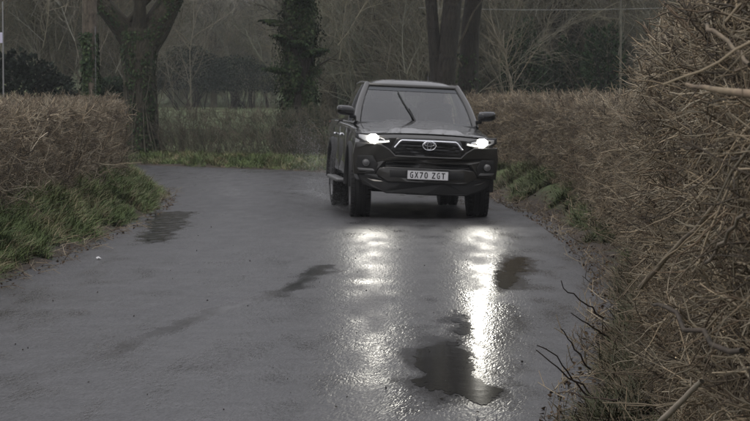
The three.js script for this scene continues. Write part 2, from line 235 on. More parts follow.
// ------------------------------------------------------------ clipped roadside hedges
const fine = Array.from({ length: 7 }, (_, k) => sprig(100 + k, { len: 0.34, rad: 0.0038, kids: 9, sub: 2 }));
const rods = Array.from({ length: 6 }, (_, k) => sprig(200 + k, { len: 0.85, rad: 0.0065, kids: 4, sub: 2, wob: 0.34, sides: 6, segs: 8, spread: [0.3, 0.9] }));
const stubs = Array.from({ length: 8 }, (_, k) => sprig(230 + k, { len: 0.2, rad: 0.0046, kids: 6, sub: 1, wob: 0.75, sides: 4, segs: 4, spread: [0.5, 1.3] }));
function along(path, step = 0.1) { const c = new THREE.CatmullRomCurve3(path.map(([x, d]) => V(x, 0, -d)), false, 'centripetal'); return c.getSpacedPoints(Math.ceil(c.getLength() / step)); }
function hedge(name, label, path, { side, H, thick, count, rodCount, seed, palette = BROWN, scale = 1, core = true, flat = 0.2, weight, uprights = 0, low = 0, sprays = stubs, reach = 0.17 }) {
  const t = thing(name, label, 'hedge'), r = rngOf(seed), line = along(path), n = line.length;
  const frame = (f) => { const k = clamp(Math.floor(f * (n - 1)), 0, n - 2), p = line[k].clone().lerp(line[k + 1], f * (n - 1) - k), tan = line[k + 1].clone().sub(line[k]).normalize(); return [p, tan, V(-tan.z, 0, tan.x).multiplyScalar(side)]; };   // normal points to the lane
  const gh = line.map((p) => groundHeight(p.x, p.z)), groundAt = (f) => gh[clamp(Math.round(f * (n - 1)), 0, n - 1)];
  const pick = () => { for (;;) { const f = r(); if (!weight || r() < weight(-frame(f)[0].z)) return f; } };
  const lists = sprays.map(() => []), cols = sprays.map(() => []), rl = rods.map(() => []), rc = rods.map(() => []);
  for (let k = 0; k < count; k++) {
    const f = pick(), [p, tan, nrm] = frame(f), h = H(-p.z) * (1 + 0.05 * (fbm(f * 40, seed, 3) - 0.5) * 2), g = groundAt(f), sc = scale * (0.7 + 0.6 * r()) * lerp(0.8, 1, smooth(5, 12, -p.z)), L = reach * sc, q = r();
    let pos, dir; const wave = 0.1 * (fbm(f * n * 0.035, 3.3 + seed, 3) - 0.5) * 2;
    if (q < 0.64) { const y = g + low + (h - g - low) * Math.pow(r(), 0.85); pos = p.clone().addScaledVector(nrm, wave - L * 0.75 - 0.22 * r() * r()); pos.y = y - L * 0.3; dir = V((r() - 0.5) * 1.2, r() * 1.3 - 0.25, (r() - 0.5) * 1.2).addScaledVector(nrm, (0.35 + 0.5 * r()) * lerp(0.35, 1, smooth(10, 20, -p.z))).addScaledVector(tan, (r() - 0.5) * 1.3); }
    else if (q < 0.95) { pos = p.clone().addScaledVector(nrm, wave - thick * r()); pos.y = h - L * (0.75 + flat * (r() - 0.4)) - 0.06 * r(); dir = V((r() - 0.5) * 0.9, 0.8, (r() - 0.5) * 0.9); }
    else { pos = p.clone().addScaledVector(nrm, -thick * (0.75 + 0.25 * r())); pos.y = g + (h - g) * r() - 0.05; dir = V(r() - 0.5, r(), r() - 0.5).addScaledVector(nrm, -0.4); }
    const v = Math.floor(r() * sprays.length); lists[v].push(mat4(pos, dir, sc, r() * 6.283)); cols[v].push(tint(palette, r));
  }
  for (let k = 0; k < rodCount; k++) {
    const up0 = uprights > 0, f = pick(), [p, tan, nrm] = frame(f), h = H(-p.z), g = groundAt(f), sc = scale * (0.3 + 0.45 * r()) * (up0 ? 1.2 : 1), up = r() < uprights;
    const pos = p.clone().addScaledVector(nrm, -0.06 - 0.3 * r() * r()); pos.y = up ? g + 0.1 * r() : g + low + (h - g - low - 0.1) * r();
    const dir = up ? V((r() - 0.5) * 0.9, 1, (r() - 0.5) * 0.9) : V(r() - 0.5, (r() - 0.5) * 1.25, r() - 0.5).addScaledVector(tan, (r() - 0.5) * 0.8);
    dir.normalize(); if (pos.y + dir.y * 0.85 * sc > h) dir.y *= -0.4;
    const out = dir.dot(nrm); if (!up) pos.addScaledVector(nrm, -Math.max(0, out * 0.85 * sc - 0.05));
    if (f + dir.dot(tan) * sc / (n * 0.1) > 1 || f + dir.dot(tan) * sc / (n * 0.1) < 0) dir.addScaledVector(tan, -2 * dir.dot(tan));
    if (-(pos.z + dir.z * sc) < 3.6) dir.z = -Math.abs(dir.z);
    const v = Math.floor(r() * rods.length); rl[v].push(mat4(pos, dir, sc, r() * 6.283)); rc[v].push(tint(palette, r, 0.35));
  }
  sprays.forEach((s, k) => lists[k].length && instances('twigs', s, twigMat, lists[k], t, cols[k]));
  rods.forEach((s, k) => rl[k].length && instances('branches', s, twigMat, rl[k], t, rc[k]));
  if (core) { // the dense dark tangle of old wood inside
    const p = [], idx = [], M = 12; for (let k = 0; k < n; k += 2) { const f = k / (n - 1), [c, , nrm] = frame(Math.min(f, 0.9999)), h = H(-c.z) - 0.32, g = gh[k] - 0.05; for (let j = 0; j <= M; j++) { const a = j / M * Math.PI, w = thick * 0.5 - 0.34, x = Math.sign(Math.cos(a)) * Math.pow(Math.abs(Math.cos(a)), 0.4), y = Math.pow(Math.sin(a), 0.35), e = 0.06 * (fbm(k * 0.2, j * 0.9 + seed, 2) - 0.5); p.push(c.x + nrm.x * (-thick * 0.5 + (w + e) * x), g + (h - g) * y + e, c.z + nrm.z * (-thick * 0.5 + (w + e) * x)); } }
    const rows = p.length / 3 / (M + 1); for (let k = 0; k < rows - 1; k++) for (let j = 0; j < M; j++) { const a = k * (M + 1) + j, b = a + M + 1; idx.push(a, b, a + 1, a + 1, b, b + 1); } for (let j = 1; j < M; j++) { idx.push(0, j, j + 1); const o = (rows - 1) * (M + 1); idx.push(o, o + j + 1, o + j); }
    const g = new THREE.BufferGeometry(); g.setAttribute('position', new THREE.Float32BufferAttribute(p, 3)); g.setIndex(idx); g.computeVertexNormals(); g.setAttribute('uv', new THREE.Float32BufferAttribute(p.flatMap((_, i) => i % 3 === 0 ? [p[i + 2] * 2, p[i + 1] * 2] : []), 2));
    part('inner_wood', g, std({ color: rgb(0.24, 0.19, 0.14), roughness: 1, map: barkTone }), t);
  }
  return t;
}
const nearHedge = hedge('hedge', 'tall tangled brown hedge of bare cut twigs along the right of the lane', [[.78, 3.4], [.83, 5], [1.0, 7.5], [1.3, 11], [1.8, 15], [2.17, 19], [2.4, 24]], { side: -1, thick: 1.3, count: 16500, rodCount: 1300, seed: 55, H: (d) => 1.52 + 0.42 * smooth(21, 4, d), weight: (d) => 0.35 + 0.65 * smooth(20, 4, d), low: 0.02 });
const bendHedge = hedge('hedge', 'clipped brown hedge running behind the pickup towards the bend', [[2.38, 23.6], [2.58, 29], [2.62, 33.5], [2.5, 38], [1.7, 43.2], [.9, 46]], { side: -1, thick: 1.2, count: 7600, rodCount: 400, seed: 6, H: () => 1.50, scale: 1.2, low: 0.05 });
const leftHedge = hedge('hedge', 'square clipped brown hedge on the grassy bank along the inside of the bend', [[-5.2, 8], [-4.2, 14], [-3.72, 20], [-3.6, 26], [-3.6, 33.2]], { side: 1, thick: 1.7, count: 11500, rodCount: 600, seed: 7, H: (d) => 1.40 + 0.06 * smooth(20, 33, d), flat: 0.1, uprights: 0.45, scale: 1.2, low: 0.02, palette: BROWN });
hedge('hedge', 'clipped brown hedge turning the corner behind the grassy bank', [[-3.75, 33.3], [-4.0, 35.5], [-5.2, 39], [-7.6, 42.5], [-11, 45.6]], { side: 1, thick: 1.4, count: 1500, rodCount: 120, seed: 8, H: () => 1.44, uprights: 0.6 });
hedge('hedge', 'thin see-through hedge of upright stems in front of the pale field', [[.4, 48.2], [-1.5, 50], [-3.6, 52.2], [-6.6, 55], [-13, 59], [-24, 63]], { side: -1, thick: 0.6, count: 2600, rodCount: 2200, seed: 9, H: () => 1.2, core: false, sprays: fine, reach: 0.27, uprights: 0.85, palette: DULL, scale: 1 });

// loose cut sticks caught in the hedge and canes leaning out over the lane
function stick(label, a, b, r0, r1, col, seed, wob = 0.06) { const r = rngOf(seed), A = V(a[0], a[1], -a[2]), B = V(b[0], b[1], -b[2]), m = new Mesher(), n = 8, len = A.distanceTo(B), pts = Array.from({ length: n + 1 }, (_, k) => A.clone().lerp(B, k / n).add(V((r() - 0.5) * wob, (r() - 0.5) * wob, (r() - 0.5) * wob).multiplyScalar(len * 0.35))); m.capCol = [1.2, 1.15, 1.05]; m.tube(pts, taper(n, r0, r1), 7, { bump: 0.15, seed }); const o = part(numbered('cut_stick'), m.geo(), std({ color: rgb(...col), vertexColors: true, roughness: 0.8, map: barkTone, bumpMap: barkBump, bumpScale: 0.002 }), scene); o.userData = { label, category: 'stick' }; return o; }
const from = (px, py, d) => [(px - CX) / F * d, EYE - (py - HORIZON) / F * d, d];
stick('long pale split stick poking level out of the tall hedge', from(765, 97, 4.1), from(686, 85, 4.75), 0.0095, 0.004, [0.5, 0.38, 0.27], 1, 0.015);
stick('straight pale cut stick slanting across the hedge face', from(641, 287, 6.5), from(716, 206, 5.75), 0.0075, 0.006, [0.42, 0.345, 0.265], 2, 0.02);
stick('thick pale broken branch resting low in the hedge', from(660, 426, 6.1), from(703, 382, 5.9), 0.009, 0.007, [0.5, 0.44, 0.37], 3, 0.02);
stick('slim pale stick slanting up through the upper hedge', from(704, 24, 5.2), from(750, 66, 4.6), 0.005, 0.0042, [0.36, 0.28, 0.2], 4);
stick('slender tan stick leaning through the middle of the hedge', from(706, 264, 5.5), from(746, 213, 5.0), 0.0045, 0.004, [0.36, 0.3, 0.24], 5);
stick('brown branch sloping down through the lower hedge', from(655, 300, 6.6), from(738, 358, 5.1), 0.0055, 0.007, [0.13, 0.1, 0.075], 6);
[[[603, 318, 12.8], [559, 283, 12.2], 'dark bramble cane arching out over the lane edge'], [[606, 336, 12.4], [573, 314, 12.0], 'short dark cane below the arching bramble cane'], [[598, 400, 11.6], [541, 343, 11.0], 'long thin cane reaching over the wet road'], [[590, 396, 11.4], [538, 352, 11.1], 'thin forked cane beside the long cane over the road'], [[592, 372, 11.8], [561, 328, 11.5], 'slim cane rising from the verge litter'], [[620, 402, 10.6], [560, 393, 10.9], 'level brown cane lying over the verge']].forEach(([a, b, l], k) => stick(l, from(...a), from(...b), 0.0052, 0.0024, [0.10, 0.065, 0.05], 20 + k, 0.12));

// ------------------------------------------------------------ grass and litter on the banks
const tufts = Array.from({ length: 5 }, (_, k) => tuft(300 + k, 20, 0.2, 0.11));
function turf(name, label, line, side, { count, seed, near, far, h, d0, d1, palette = GRASS, bare = 0 }) {
  const r = rngOf(seed), lists = tufts.map(() => []), cols = tufts.map(() => []), use = line.filter((p) => -p.z >= d0 && -p.z <= d1);
  for (let k = 0; k < count; k++) { const i = Math.floor(r() * (use.length - 1)), p = use[i].clone().lerp(use[i + 1], r()), tan = use[i + 1].clone().sub(use[i]).normalize(), nrm = V(-tan.z, 0, tan.x).multiplyScalar(side), e = lerp(near, far, Math.pow(r(), 0.9)); p.addScaledVector(nrm, -e);
    const patch = fbm(p.x * 1.3 + seed, p.z * 0.9, 3); if (patch < bare + 0.25 * smooth(near + 0.25, near, e)) continue; p.y = groundHeight(p.x, p.z) - 0.012; const v = Math.floor(r() * tufts.length), s = h * (0.6 + 0.8 * r()) * (0.55 + 0.45 * smooth(near, near + 0.3, e)); lists[v].push(mat4(p, V((r() - 0.5) * 1.1, 1, (r() - 0.5) * 1.1), V(1.1 + 0.4 * r(), s, 1.1 + 0.4 * r()), r() * 6.283)); const lush = fbm(p.x * 2.3 + 5, p.z * 1.5, 3) + 0.25 * (r() - 0.5); cols[v].push(tint(lush > 0.5 ? palette.slice(0, 3) : palette.slice(1), r)); }
  const root = new THREE.Group(); root.name = numbered(name); root.userData = { label, kind: 'stuff' }; scene.add(root);
  tufts.forEach((g, k) => instances('blades', g, grassMat, lists[k], root, cols[k]));
}
turf('grass', 'long green grass on the bank below the square hedge', LEFT, 1, { count: 17000, seed: 41, near: 0.1, far: 0.95, h: 0.85, d0: 13, d1: 37, bare: 0.3 });
turf('grass', 'sparse green grass at the foot of the hedge behind the pickup', RIGHT, -1, { count: 10000, seed: 42, near: 0.16, far: 0.95, h: 0.62, d0: 18, d1: 46, bare: 0.49, palette: [[0.085, 0.12, 0.036], [0.11, 0.135, 0.05], [0.07, 0.09, 0.032], [0.14, 0.12, 0.07]] });
turf('grass', 'rough brown and green grass under the tangled hedge', RIGHT, -1, { count: 5000, seed: 43, near: 0.03, far: 0.6, h: 0.8, d0: 7, d1: 20, bare: 0.4, palette: [[0.08, 0.075, 0.036], [0.14, 0.11, 0.066], [0.06, 0.065, 0.026], [0.2, 0.155, 0.1], [0.11, 0.08, 0.05]] });
turf('grass', 'short grass strip along the outside of the bend', RIGHT, -1, { count: 7000, seed: 44, near: 0.1, far: 2.2, h: 0.6, d0: 44, d1: 64, bare: 0.1 });
{ // fallen leaves and bits of twig
  const r = rngOf(60), leaf = leafShape(0.02, 0.026, 0.3), bit = sprig(61, { len: 0.16, rad: 0.003, kids: 2, sub: 0 }), l = [], c = [], b = [], bc = [];
  for (let k = 0; k < 5200; k++) { const right = r() < 0.6, line = right ? RIGHT : LEFT, use = line.filter((p) => -p.z > 9 && -p.z < 42), i = Math.floor(r() * (use.length - 1)), p = use[i].clone().lerp(use[i + 1], r()); p.x += (right ? 1 : -1) * (Math.pow(r(), 1.3) * 0.75 - 0.14); p.y = Math.max(groundHeight(p.x, p.z), 0.006) + 0.006;
    if (r() < 0.75) { l.push(mat4(p, V(r() - 0.5, (r() - 0.5) * 0.25, r() - 0.5), 0.6 + 0.8 * r(), r() * 6.283)); c.push(tint([[0.12, 0.08, 0.05], [0.07, 0.05, 0.035], [0.17, 0.12, 0.075]], r)); } else { b.push(mat4(p, V(r() - 0.5, 0.15, r() - 0.5), 0.6 + 0.9 * r(), 0)); bc.push(tint(BROWN, r)); } }
  const root = new THREE.Group(); root.name = 'leaf_litter'; root.userData = { label: 'dead leaves and twig bits along both edges of the lane', kind: 'stuff' }; scene.add(root);
  instances('leaves', leaf, leafMat, l, root, c); instances('twig_bits', bit, twigMat, b, root, bc);
}
{ const r = rngOf(62), g = new THREE.IcosahedronGeometry(0.006, 0), l = [], c = []; for (let k = 0; k < 70; k++) { const d = 11 + 22 * r() * r(), x = lerp(-3.2 + 0.02 * d, 1.2, r()); l.push(new THREE.Matrix4().compose(V(x, 0.014, -d), new THREE.Quaternion().random(), V(1, 0.5, 1).multiplyScalar(0.5 + r()))); c.push(tint([[0.05, 0.045, 0.04], [0.03, 0.03, 0.03], [0.12, 0.11, 0.1]], r)); } const o = instances('grit', g, std({ roughness: 0.8 }), l, scene, c); o.userData.label = 'loose grit scattered on the wet tarmac'; }
{ const [x, d] = at(98, 257, 0.03), m = new Mesher(), r = rngOf(63), q = []; for (let k = 0; k < 9; k++) { const a = k / 9 * 6.283; q.push(V(Math.cos(a) * 0.035 * (0.7 + 0.5 * r()), 0.02 + 0.02 * r(), Math.sin(a) * 0.035 * (0.7 + 0.5 * r()))); } const g = new THREE.BufferGeometry(); const P = [0, 0.045, 0, ...q.flatMap((v) => [v.x, v.y, v.z])], I = []; for (let k = 0; k < 9; k++) I.push(0, 1 + (k + 1) % 9, 1 + k); g.setAttribute('position', new THREE.Float32BufferAttribute(P, 3)); g.setIndex(I); g.computeVertexNormals(); const o = part('paper_scrap', g, std({ color: rgb(0.7, 0.7, 0.7), roughness: 0.8, side: THREE.DoubleSide }), scene); o.position.set(x, Math.max(groundHeight(x, -d), 0) - 0.01, -d); o.userData = { label: 'crumpled white paper scrap at the muddy foot of the bank', category: 'litter' }; }

// ------------------------------------------------------------ trees
function grow(wood, twig, start, dir, len, rad, lev, r, o) {
  const n = lev < 2 ? 7 : 4, pts = crooked(start, dir, len, n, o.wob ?? 0.45, r, lev === 0 ? 0.05 : o.lift ?? 0.03);
  (lev < 2 ? wood : twig).tube(pts, taper(n, rad, rad * (lev < 3 ? 0.42 : 0.3)), lev === 0 ? 12 : lev === 1 ? 7 : lev === 2 ? 4 : 3, { capEnd: false, bump: lev === 0 ? 0.12 : 0, seed: lev });
  if (lev >= o.levels) return; const kids = o.kids[lev];
  for (let k = 0; k < kids; k++) { const t = (o.from?.[lev] ?? 0.25) + (1 - (o.from?.[lev] ?? 0.25)) * (k + r()) / kids, f = Math.min(t, 0.99) * n, q = Math.floor(f), s = pts[q].clone().lerp(pts[q + 1], f - q), d = pts[q + 1].clone().sub(pts[q]).normalize(); grow(wood, twig, s, aside(d, lerp(0.45, 1.15, r()), r), len * lerp(0.35, 0.62, r()), rad * lerp(1, 0.42, t) * lerp(0.4, 0.62, r()), lev + 1, r, o); }
}
const ivyLeaves = [leafShape(0.055, 0.062), leafShape(0.045, 0.055, 0.35)];
function ivy(parent, pts, rads, { count, seed, from = 0, to = 1, fluff = 0.08, size = 1, palette = IVY, gap = 0.4 }) {
  const r = rngOf(seed), L = ivyLeaves.map(() => []), C = ivyLeaves.map(() => []);
  for (let k = 0; k < count; k++) { const t = lerp(from, to, r()), f = Math.min(t, 0.999) * (pts.length - 1), i = Math.floor(f), p = pts[i].clone().lerp(pts[i + 1], f - i), rad = lerp(rads[i], rads[i + 1], f - i), a = r() * 6.283; const clump = fbm(Math.cos(a) * 2 + seed + 20, p.y * 1.6 + Math.sin(a) * 2, 3); if (clump < gap) continue; const o = V(Math.cos(a), 0, Math.sin(a)); p.addScaledVector(o, rad + fluff * Math.pow(r(), 1.5) * smooth(0.35, 0.75, clump) * 2); const v = k % 2; const face = new THREE.Matrix4().lookAt(o.clone().add(V((r() - 0.5) * 1.2, 0.3 + (r() - 0.5), (r() - 0.5) * 1.2)), V(0, 0, 0), V(0, -1, 0)); const q = new THREE.Quaternion().setFromRotationMatrix(face).multiply(new THREE.Quaternion().setFromAxisAngle(V(0, 0, 1), (r() - 0.5) * 1.6)); L[v].push(new THREE.Matrix4().compose(p, q, V(1, 1, 1).multiplyScalar(size * (0.7 + 0.7 * r())))); C[v].push(tint(palette, r)); }
  L.forEach((l, k) => l.length && instances('ivy', ivyLeaves[k], leafMat, l, parent, C[k]));
}
const lineOf = (list) => list.map(([x, y, z]) => V(x, y, z));
function bigTree(name, label, pos, build) { const t = thing(name, label, 'tree', pos); build(t); return t; }
const place = (px, d, h) => { const x = (px - CX) / F * d; return [x, (h ?? groundHeight(x, -d)) - 0.04, -d]; };
const OAK = barkMat(0.085, 0.076, 0.055), DARK = barkMat(0.045, 0.039, 0.033), GREY = barkMat(0.14, 0.13, 0.10);
// low forked oak beside the pole
bigTree('oak_tree', 'stout forked bare oak with mossy bark behind the square hedge', place(140, 54), (t) => {
  const w = new Mesher(), tw = new Mesher(), r = rngOf(71), o = { levels: 3, kids: [6, 6, 7], wob: 0.5 };
  const T = lineOf([[0, 0, 0], [-0.02, 0.5, 0], [0.02, 1.2, 0], [0.0, 1.9, 0.05], [-0.02, 2.5, 0.05], [0.02, 2.95, 0]]), R = [0.62, 0.44, 0.37, 0.36, 0.42, 0.4]; w.tube(T, R, 18, { bump: 0.14, seed: 1 });
  const L = lineOf([[-0.1, 2.55, 0], [-0.38, 3.0, 0], [-0.72, 3.42, 0.1], [-1.05, 3.8, 0.1], [-1.6, 4.7, 0.2], [-2.0, 6.4, 0]]), LR = [0.27, 0.25, 0.22, 0.2, 0.17, 0.1], Q = lineOf([[0.15, 2.6, 0], [0.42, 3.05, 0], [0.65, 3.5, -0.1], [0.86, 3.9, -0.1], [1.7, 4.5, 0], [2.9, 5.6, 0.2]]), QR = [0.34, 0.33, 0.3, 0.27, 0.23, 0.13];
  w.tube(L, LR, 14, { bump: 0.12, seed: 2 }); w.tube(Q, QR, 14, { bump: 0.12, seed: 3 }); w.tube(lineOf([[0, 2.7, 0.1], [0.05, 3.4, 0.35], [0.0, 4.6, 0.6], [0.2, 6.5, 0.9]]), [0.2, 0.15, 0.12, 0.07], 10, { bump: 0.1, seed: 4 });
  part('trunk', w.geo(), OAK, t);
  const cw = new Mesher(); for (const [P, n] of [[L, 6], [Q, 7]]) for (let k = 0; k < n; k++) { const f = 1 + k / n * 4, i = Math.min(4, Math.floor(f)); const s = P[i].clone().lerp(P[i + 1], f - i); if (k % 2) continue; grow(cw, tw, s, V((r() - 0.5) * 2, 0.6 + r(), (r() - 0.5) * 2), 3 + 2 * r(), 0.085, 1, r, o); }
  part('limbs', cw.geo(), OAK, t); part('crown', tw.geo(), GREY, t, 'stuff');
  ivy(t, T, R, { count: 3200, seed: 72, from: 0.05, to: 1, fluff: 0.04, palette: [...IVY, [0.05, 0.055, 0.03]] }); ivy(t, L, LR, { count: 500, seed: 73, to: 0.6, fluff: 0.03 }); ivy(t, Q, QR, { count: 500, seed: 74, to: 0.5, fluff: 0.03 });
  const vines = new Mesher(); for (let k = 0; k < 26; k++) { const a = r() * 6.283, p = T.map((q, i) => V(q.x + Math.cos(a + 0.25 * i * (r() - 0.3)) * R[i] * 1.05, q.y, q.z + Math.sin(a + 0.25 * i * (r() - 0.3)) * R[i] * 1.05)); vines.tube(p.slice(0, 3 + Math.floor(r() * 3)), taper(5, 0.02, 0.01), 5, { capEnd: false }); } part('vine_stems', vines.geo(), GREY, t);
});
// ivy-clad tree in the middle
bigTree('ivy_tree', 'broad tree wrapped in thick dark ivy beside the thin hedge', place(299, 54.5), (t) => {
  const w = new Mesher(), cw = new Mesher(), tw = new Mesher(), r = rngOf(81), o = { levels: 3, kids: [6, 6, 7], wob: 0.55 };
  const T = lineOf([[0, 0, 0], [0.02, 0.8, 0], [-0.03, 1.8, 0], [0.05, 3, 0.05], [0.02, 4.5, 0], [-0.1, 6.5, 0.1], [0, 9, 0]]), R = [0.5, 0.38, 0.34, 0.32, 0.28, 0.2, 0.12]; w.tube(T, R, 14, { bump: 0.12, seed: 5 }); part('trunk', w.geo(), DARK, t);
  for (let k = 0; k < 15; k++) { const y = 1.8 + k * 0.5; grow(cw, tw, V(0, y, 0), V((r() - 0.5) * 2, 0.55 + 0.6 * r(), (r() - 0.5) * 2), k < 6 ? 1.2 : 2.6, k < 6 ? 0.035 : 0.06, 1, r, o); }
  part('limbs', cw.geo(), DARK, t); part('crown', tw.geo(), GREY, t, 'stuff');
  ivy(t, T, R, { count: 24000, seed: 82, from: 0.02, to: 0.75, fluff: 0.17, size: 0.95, gap: 0.42, palette: [...IVY, [0.035, 0.045, 0.02], [0.05, 0.05, 0.028]] });
  for (let k = 0; k < 11; k++) { const a = r() * 6.283, y = 1.5 + r() * 2.8, P = crooked(V(0, y, 0), V(Math.cos(a), 0.5, Math.sin(a)), 0.55 + 0.3 * r(), 4, 0.7, r); ivy(t, P, [0.16, 0.16, 0.15, 0.12, 0.06], { count: 900, seed: 90 + k, from: 0.45, fluff: 0.12, size: 1, gap: 0.3 }); }
});
// twin and single dark trunks behind the pickup
bigTree('dark_tree', 'twin-stemmed dark tree rising behind the pickup roof', place(438, 50), (t) => {
  const w = new Mesher(), cw = new Mesher(), tw = new Mesher(), r = rngOf(101), o = { levels: 3, kids: [6, 6, 7], wob: 0.45 };
  const A = lineOf([[0.02, 0, 0], [0.0, 1, 0], [-0.05, 2, 0], [-0.12, 3, 0], [-0.2, 4, 0], [-0.5, 6.5, 0], [-0.8, 9, 0]]), B = lineOf([[0.1, 0, 0.05], [0.12, 1, 0.05], [0.17, 2, 0.05], [0.27, 3, 0.05], [0.36, 4, 0], [0.6, 6.5, -0.2], [0.9, 9, -0.2]]);
  w.tube(A, [0.3, 0.17, 0.14, 0.125, 0.12, 0.09, 0.05], 12, { bump: 0.1, seed: 6 }); w.tube(B, [0.34, 0.24, 0.21, 0.2, 0.19, 0.13, 0.07], 12, { bump: 0.12, seed: 7 }); part('trunk', w.geo(), DARK, t);
  for (const P of [A, B]) for (let k = 0; k < 7; k++) { const f = 4 + k * 0.28, i = Math.min(5, Math.floor(f)); grow(cw, tw, P[i].clone().lerp(P[i + 1], f - i), V((r() - 0.5) * 2, 0.5 + r(), (r() - 0.5) * 2), 3 + 1.5 * r(), 0.07, 1, r, o); }
  part('limbs', cw.geo(), DARK, t); part('crown', tw.geo(), GREY, t, 'stuff');
});
bigTree('dark_tree', 'single dark tree with a thin crooked side branch beside the twin trunk', place(467, 51.5), (t) => {
  const w = new Mesher(), cw = new Mesher(), tw = new Mesher(), r = rngOf(111), o = { levels: 3, kids: [6, 6, 7], wob: 0.5 };
  const A = lineOf([[0.05, 0, 0], [0, 1, 0], [0.02, 2, 0], [0.08, 3, 0], [0.2, 4, 0], [0.3, 6.5, 0.1], [0.2, 9.5, 0]]), AR = [0.34, 0.24, 0.215, 0.2, 0.19, 0.13, 0.06];
  w.tube(A, AR, 12, { bump: 0.12, seed: 8 }); part('trunk', w.geo(), DARK, t);
  for (let k = 0; k < 9; k++) { const f = 3.6 + k * 0.24, i = Math.min(5, Math.floor(f)); grow(cw, tw, A[i].clone().lerp(A[i + 1], f - i), V((r() - 0.5) * 2, 0.5 + r(), (r() - 0.5) * 2), 3 + 1.5 * r(), 0.07, 1, r, o); }
  cw.tube(lineOf([[-0.12, 2.1, 0.2], [-0.3, 2.35, 0.3], [-0.05, 2.9, 0.4], [0.12, 3.3, 0.42], [0.35, 3.6, 0.4], [0.5, 4.0, 0.4]]), [0.03, 0.026, 0.024, 0.02, 0.017, 0.012], 6);
  part('limbs', cw.geo(), barkMat(0.16, 0.14, 0.115), t); part('crown', tw.geo(), GREY, t, 'stuff'); ivy(t, A, AR, { count: 500, seed: 112, from: 0.02, to: 0.4, fluff: 0.04 });
});
// bare trees of the wood behind, a few kinds repeated
const kinds = [0, 1, 2, 3].map((k) => {
  const w = new Mesher(), tw = new Mesher(), r = rngOf(130 + k), h = 11 + 3 * r(); grow(w, tw, V(0, -0.2, 0), V(0, 1, 0), h, 0.2 + 0.07 * k, 0, r, { levels: 3, kids: [16, 8, 8], wob: 0.22, lift: 0.05, from: [0.16, 0.2, 0.2] });
  return [w.geo(), tw.geo(), h]; });
const woodMats = [barkMat(0.17, 0.155, 0.12), barkMat(0.14, 0.13, 0.10), barkMat(0.18, 0.165, 0.13)];
const protos = [];
function woodTree(px, d, kind, ivied, s, turn) {
  const clad = ivied ? 1 : 0, key = kind * 2 + clad, label = ivied ? 'bare woodland tree with ivy up its trunk in the wood beyond the hedges' : 'bare grey-brown woodland tree in the wood beyond the hedges';
  let t; const pos = place(px, d);
  if (!protos[key]) { t = protos[key] = thing('woodland_tree', label, 'tree', pos, turn, ivied ? 'ivy-clad woodland trees' : 'bare woodland trees'); const [a, b, h] = kinds[kind]; part('trunk', a, woodMats[kind % 3], t); part('crown', b, woodMats[(kind + 1) % 3], t, 'stuff');
    if (ivied) { const P = lineOf([[0, 0, 0], [0, 2, 0], [0, 4, 0], [0, 6, 0], [0, 8, 0]]); ivy(t, P, [0.3, 0.25, 0.25, 0.2, 0.12], { count: 5200, seed: 140 + kind, fluff: 0.35, size: 1.9, palette: [[0.025, 0.045, 0.018], [0.035, 0.06, 0.022], [0.02, 0.036, 0.015]] }); } }
  else { t = protos[key].clone(); t.name = numbered('woodland_tree'); t.position.set(...pos); t.rotation.y = turn; scene.add(t); }
  t.scale.setScalar(s);
}
{ const r = rngOf(150); const row = [[-60, 78, 0], [20, 92, 0], [48, 70, 0], [64, 110, 1], [112, 84, 0], [196, 166, 1], [214, 152, 0], [236, 170, 1], [252, 155, 0], [268, 164, 0], [330, 96, 0], [345, 120, 1], [366, 82, 0], [388, 105, 0], [404, 76, 0], [418, 130, 1], [486, 88, 1], [499, 110, 0], [512, 76, 0], [524, 84, 1], [541, 120, 0], [556, 92, 0], [570, 78, 1], [583, 104, 0], [597, 86, 1], [612, 115, 0], [628, 80, 0], [645, 98, 0], [668, 84, 0], [690, 110, 1], [720, 80, 0], [760, 95, 0], [800, 85, 0], [450, 95, 0], [472, 115, 0]];
  row.forEach(([px, d, iv], k) => woodTree(px, d, Math.floor(r() * 4), iv, (0.85 + 0.5 * r()) * (d > 148 ? 0.55 : 1), r() * 6.283)); }
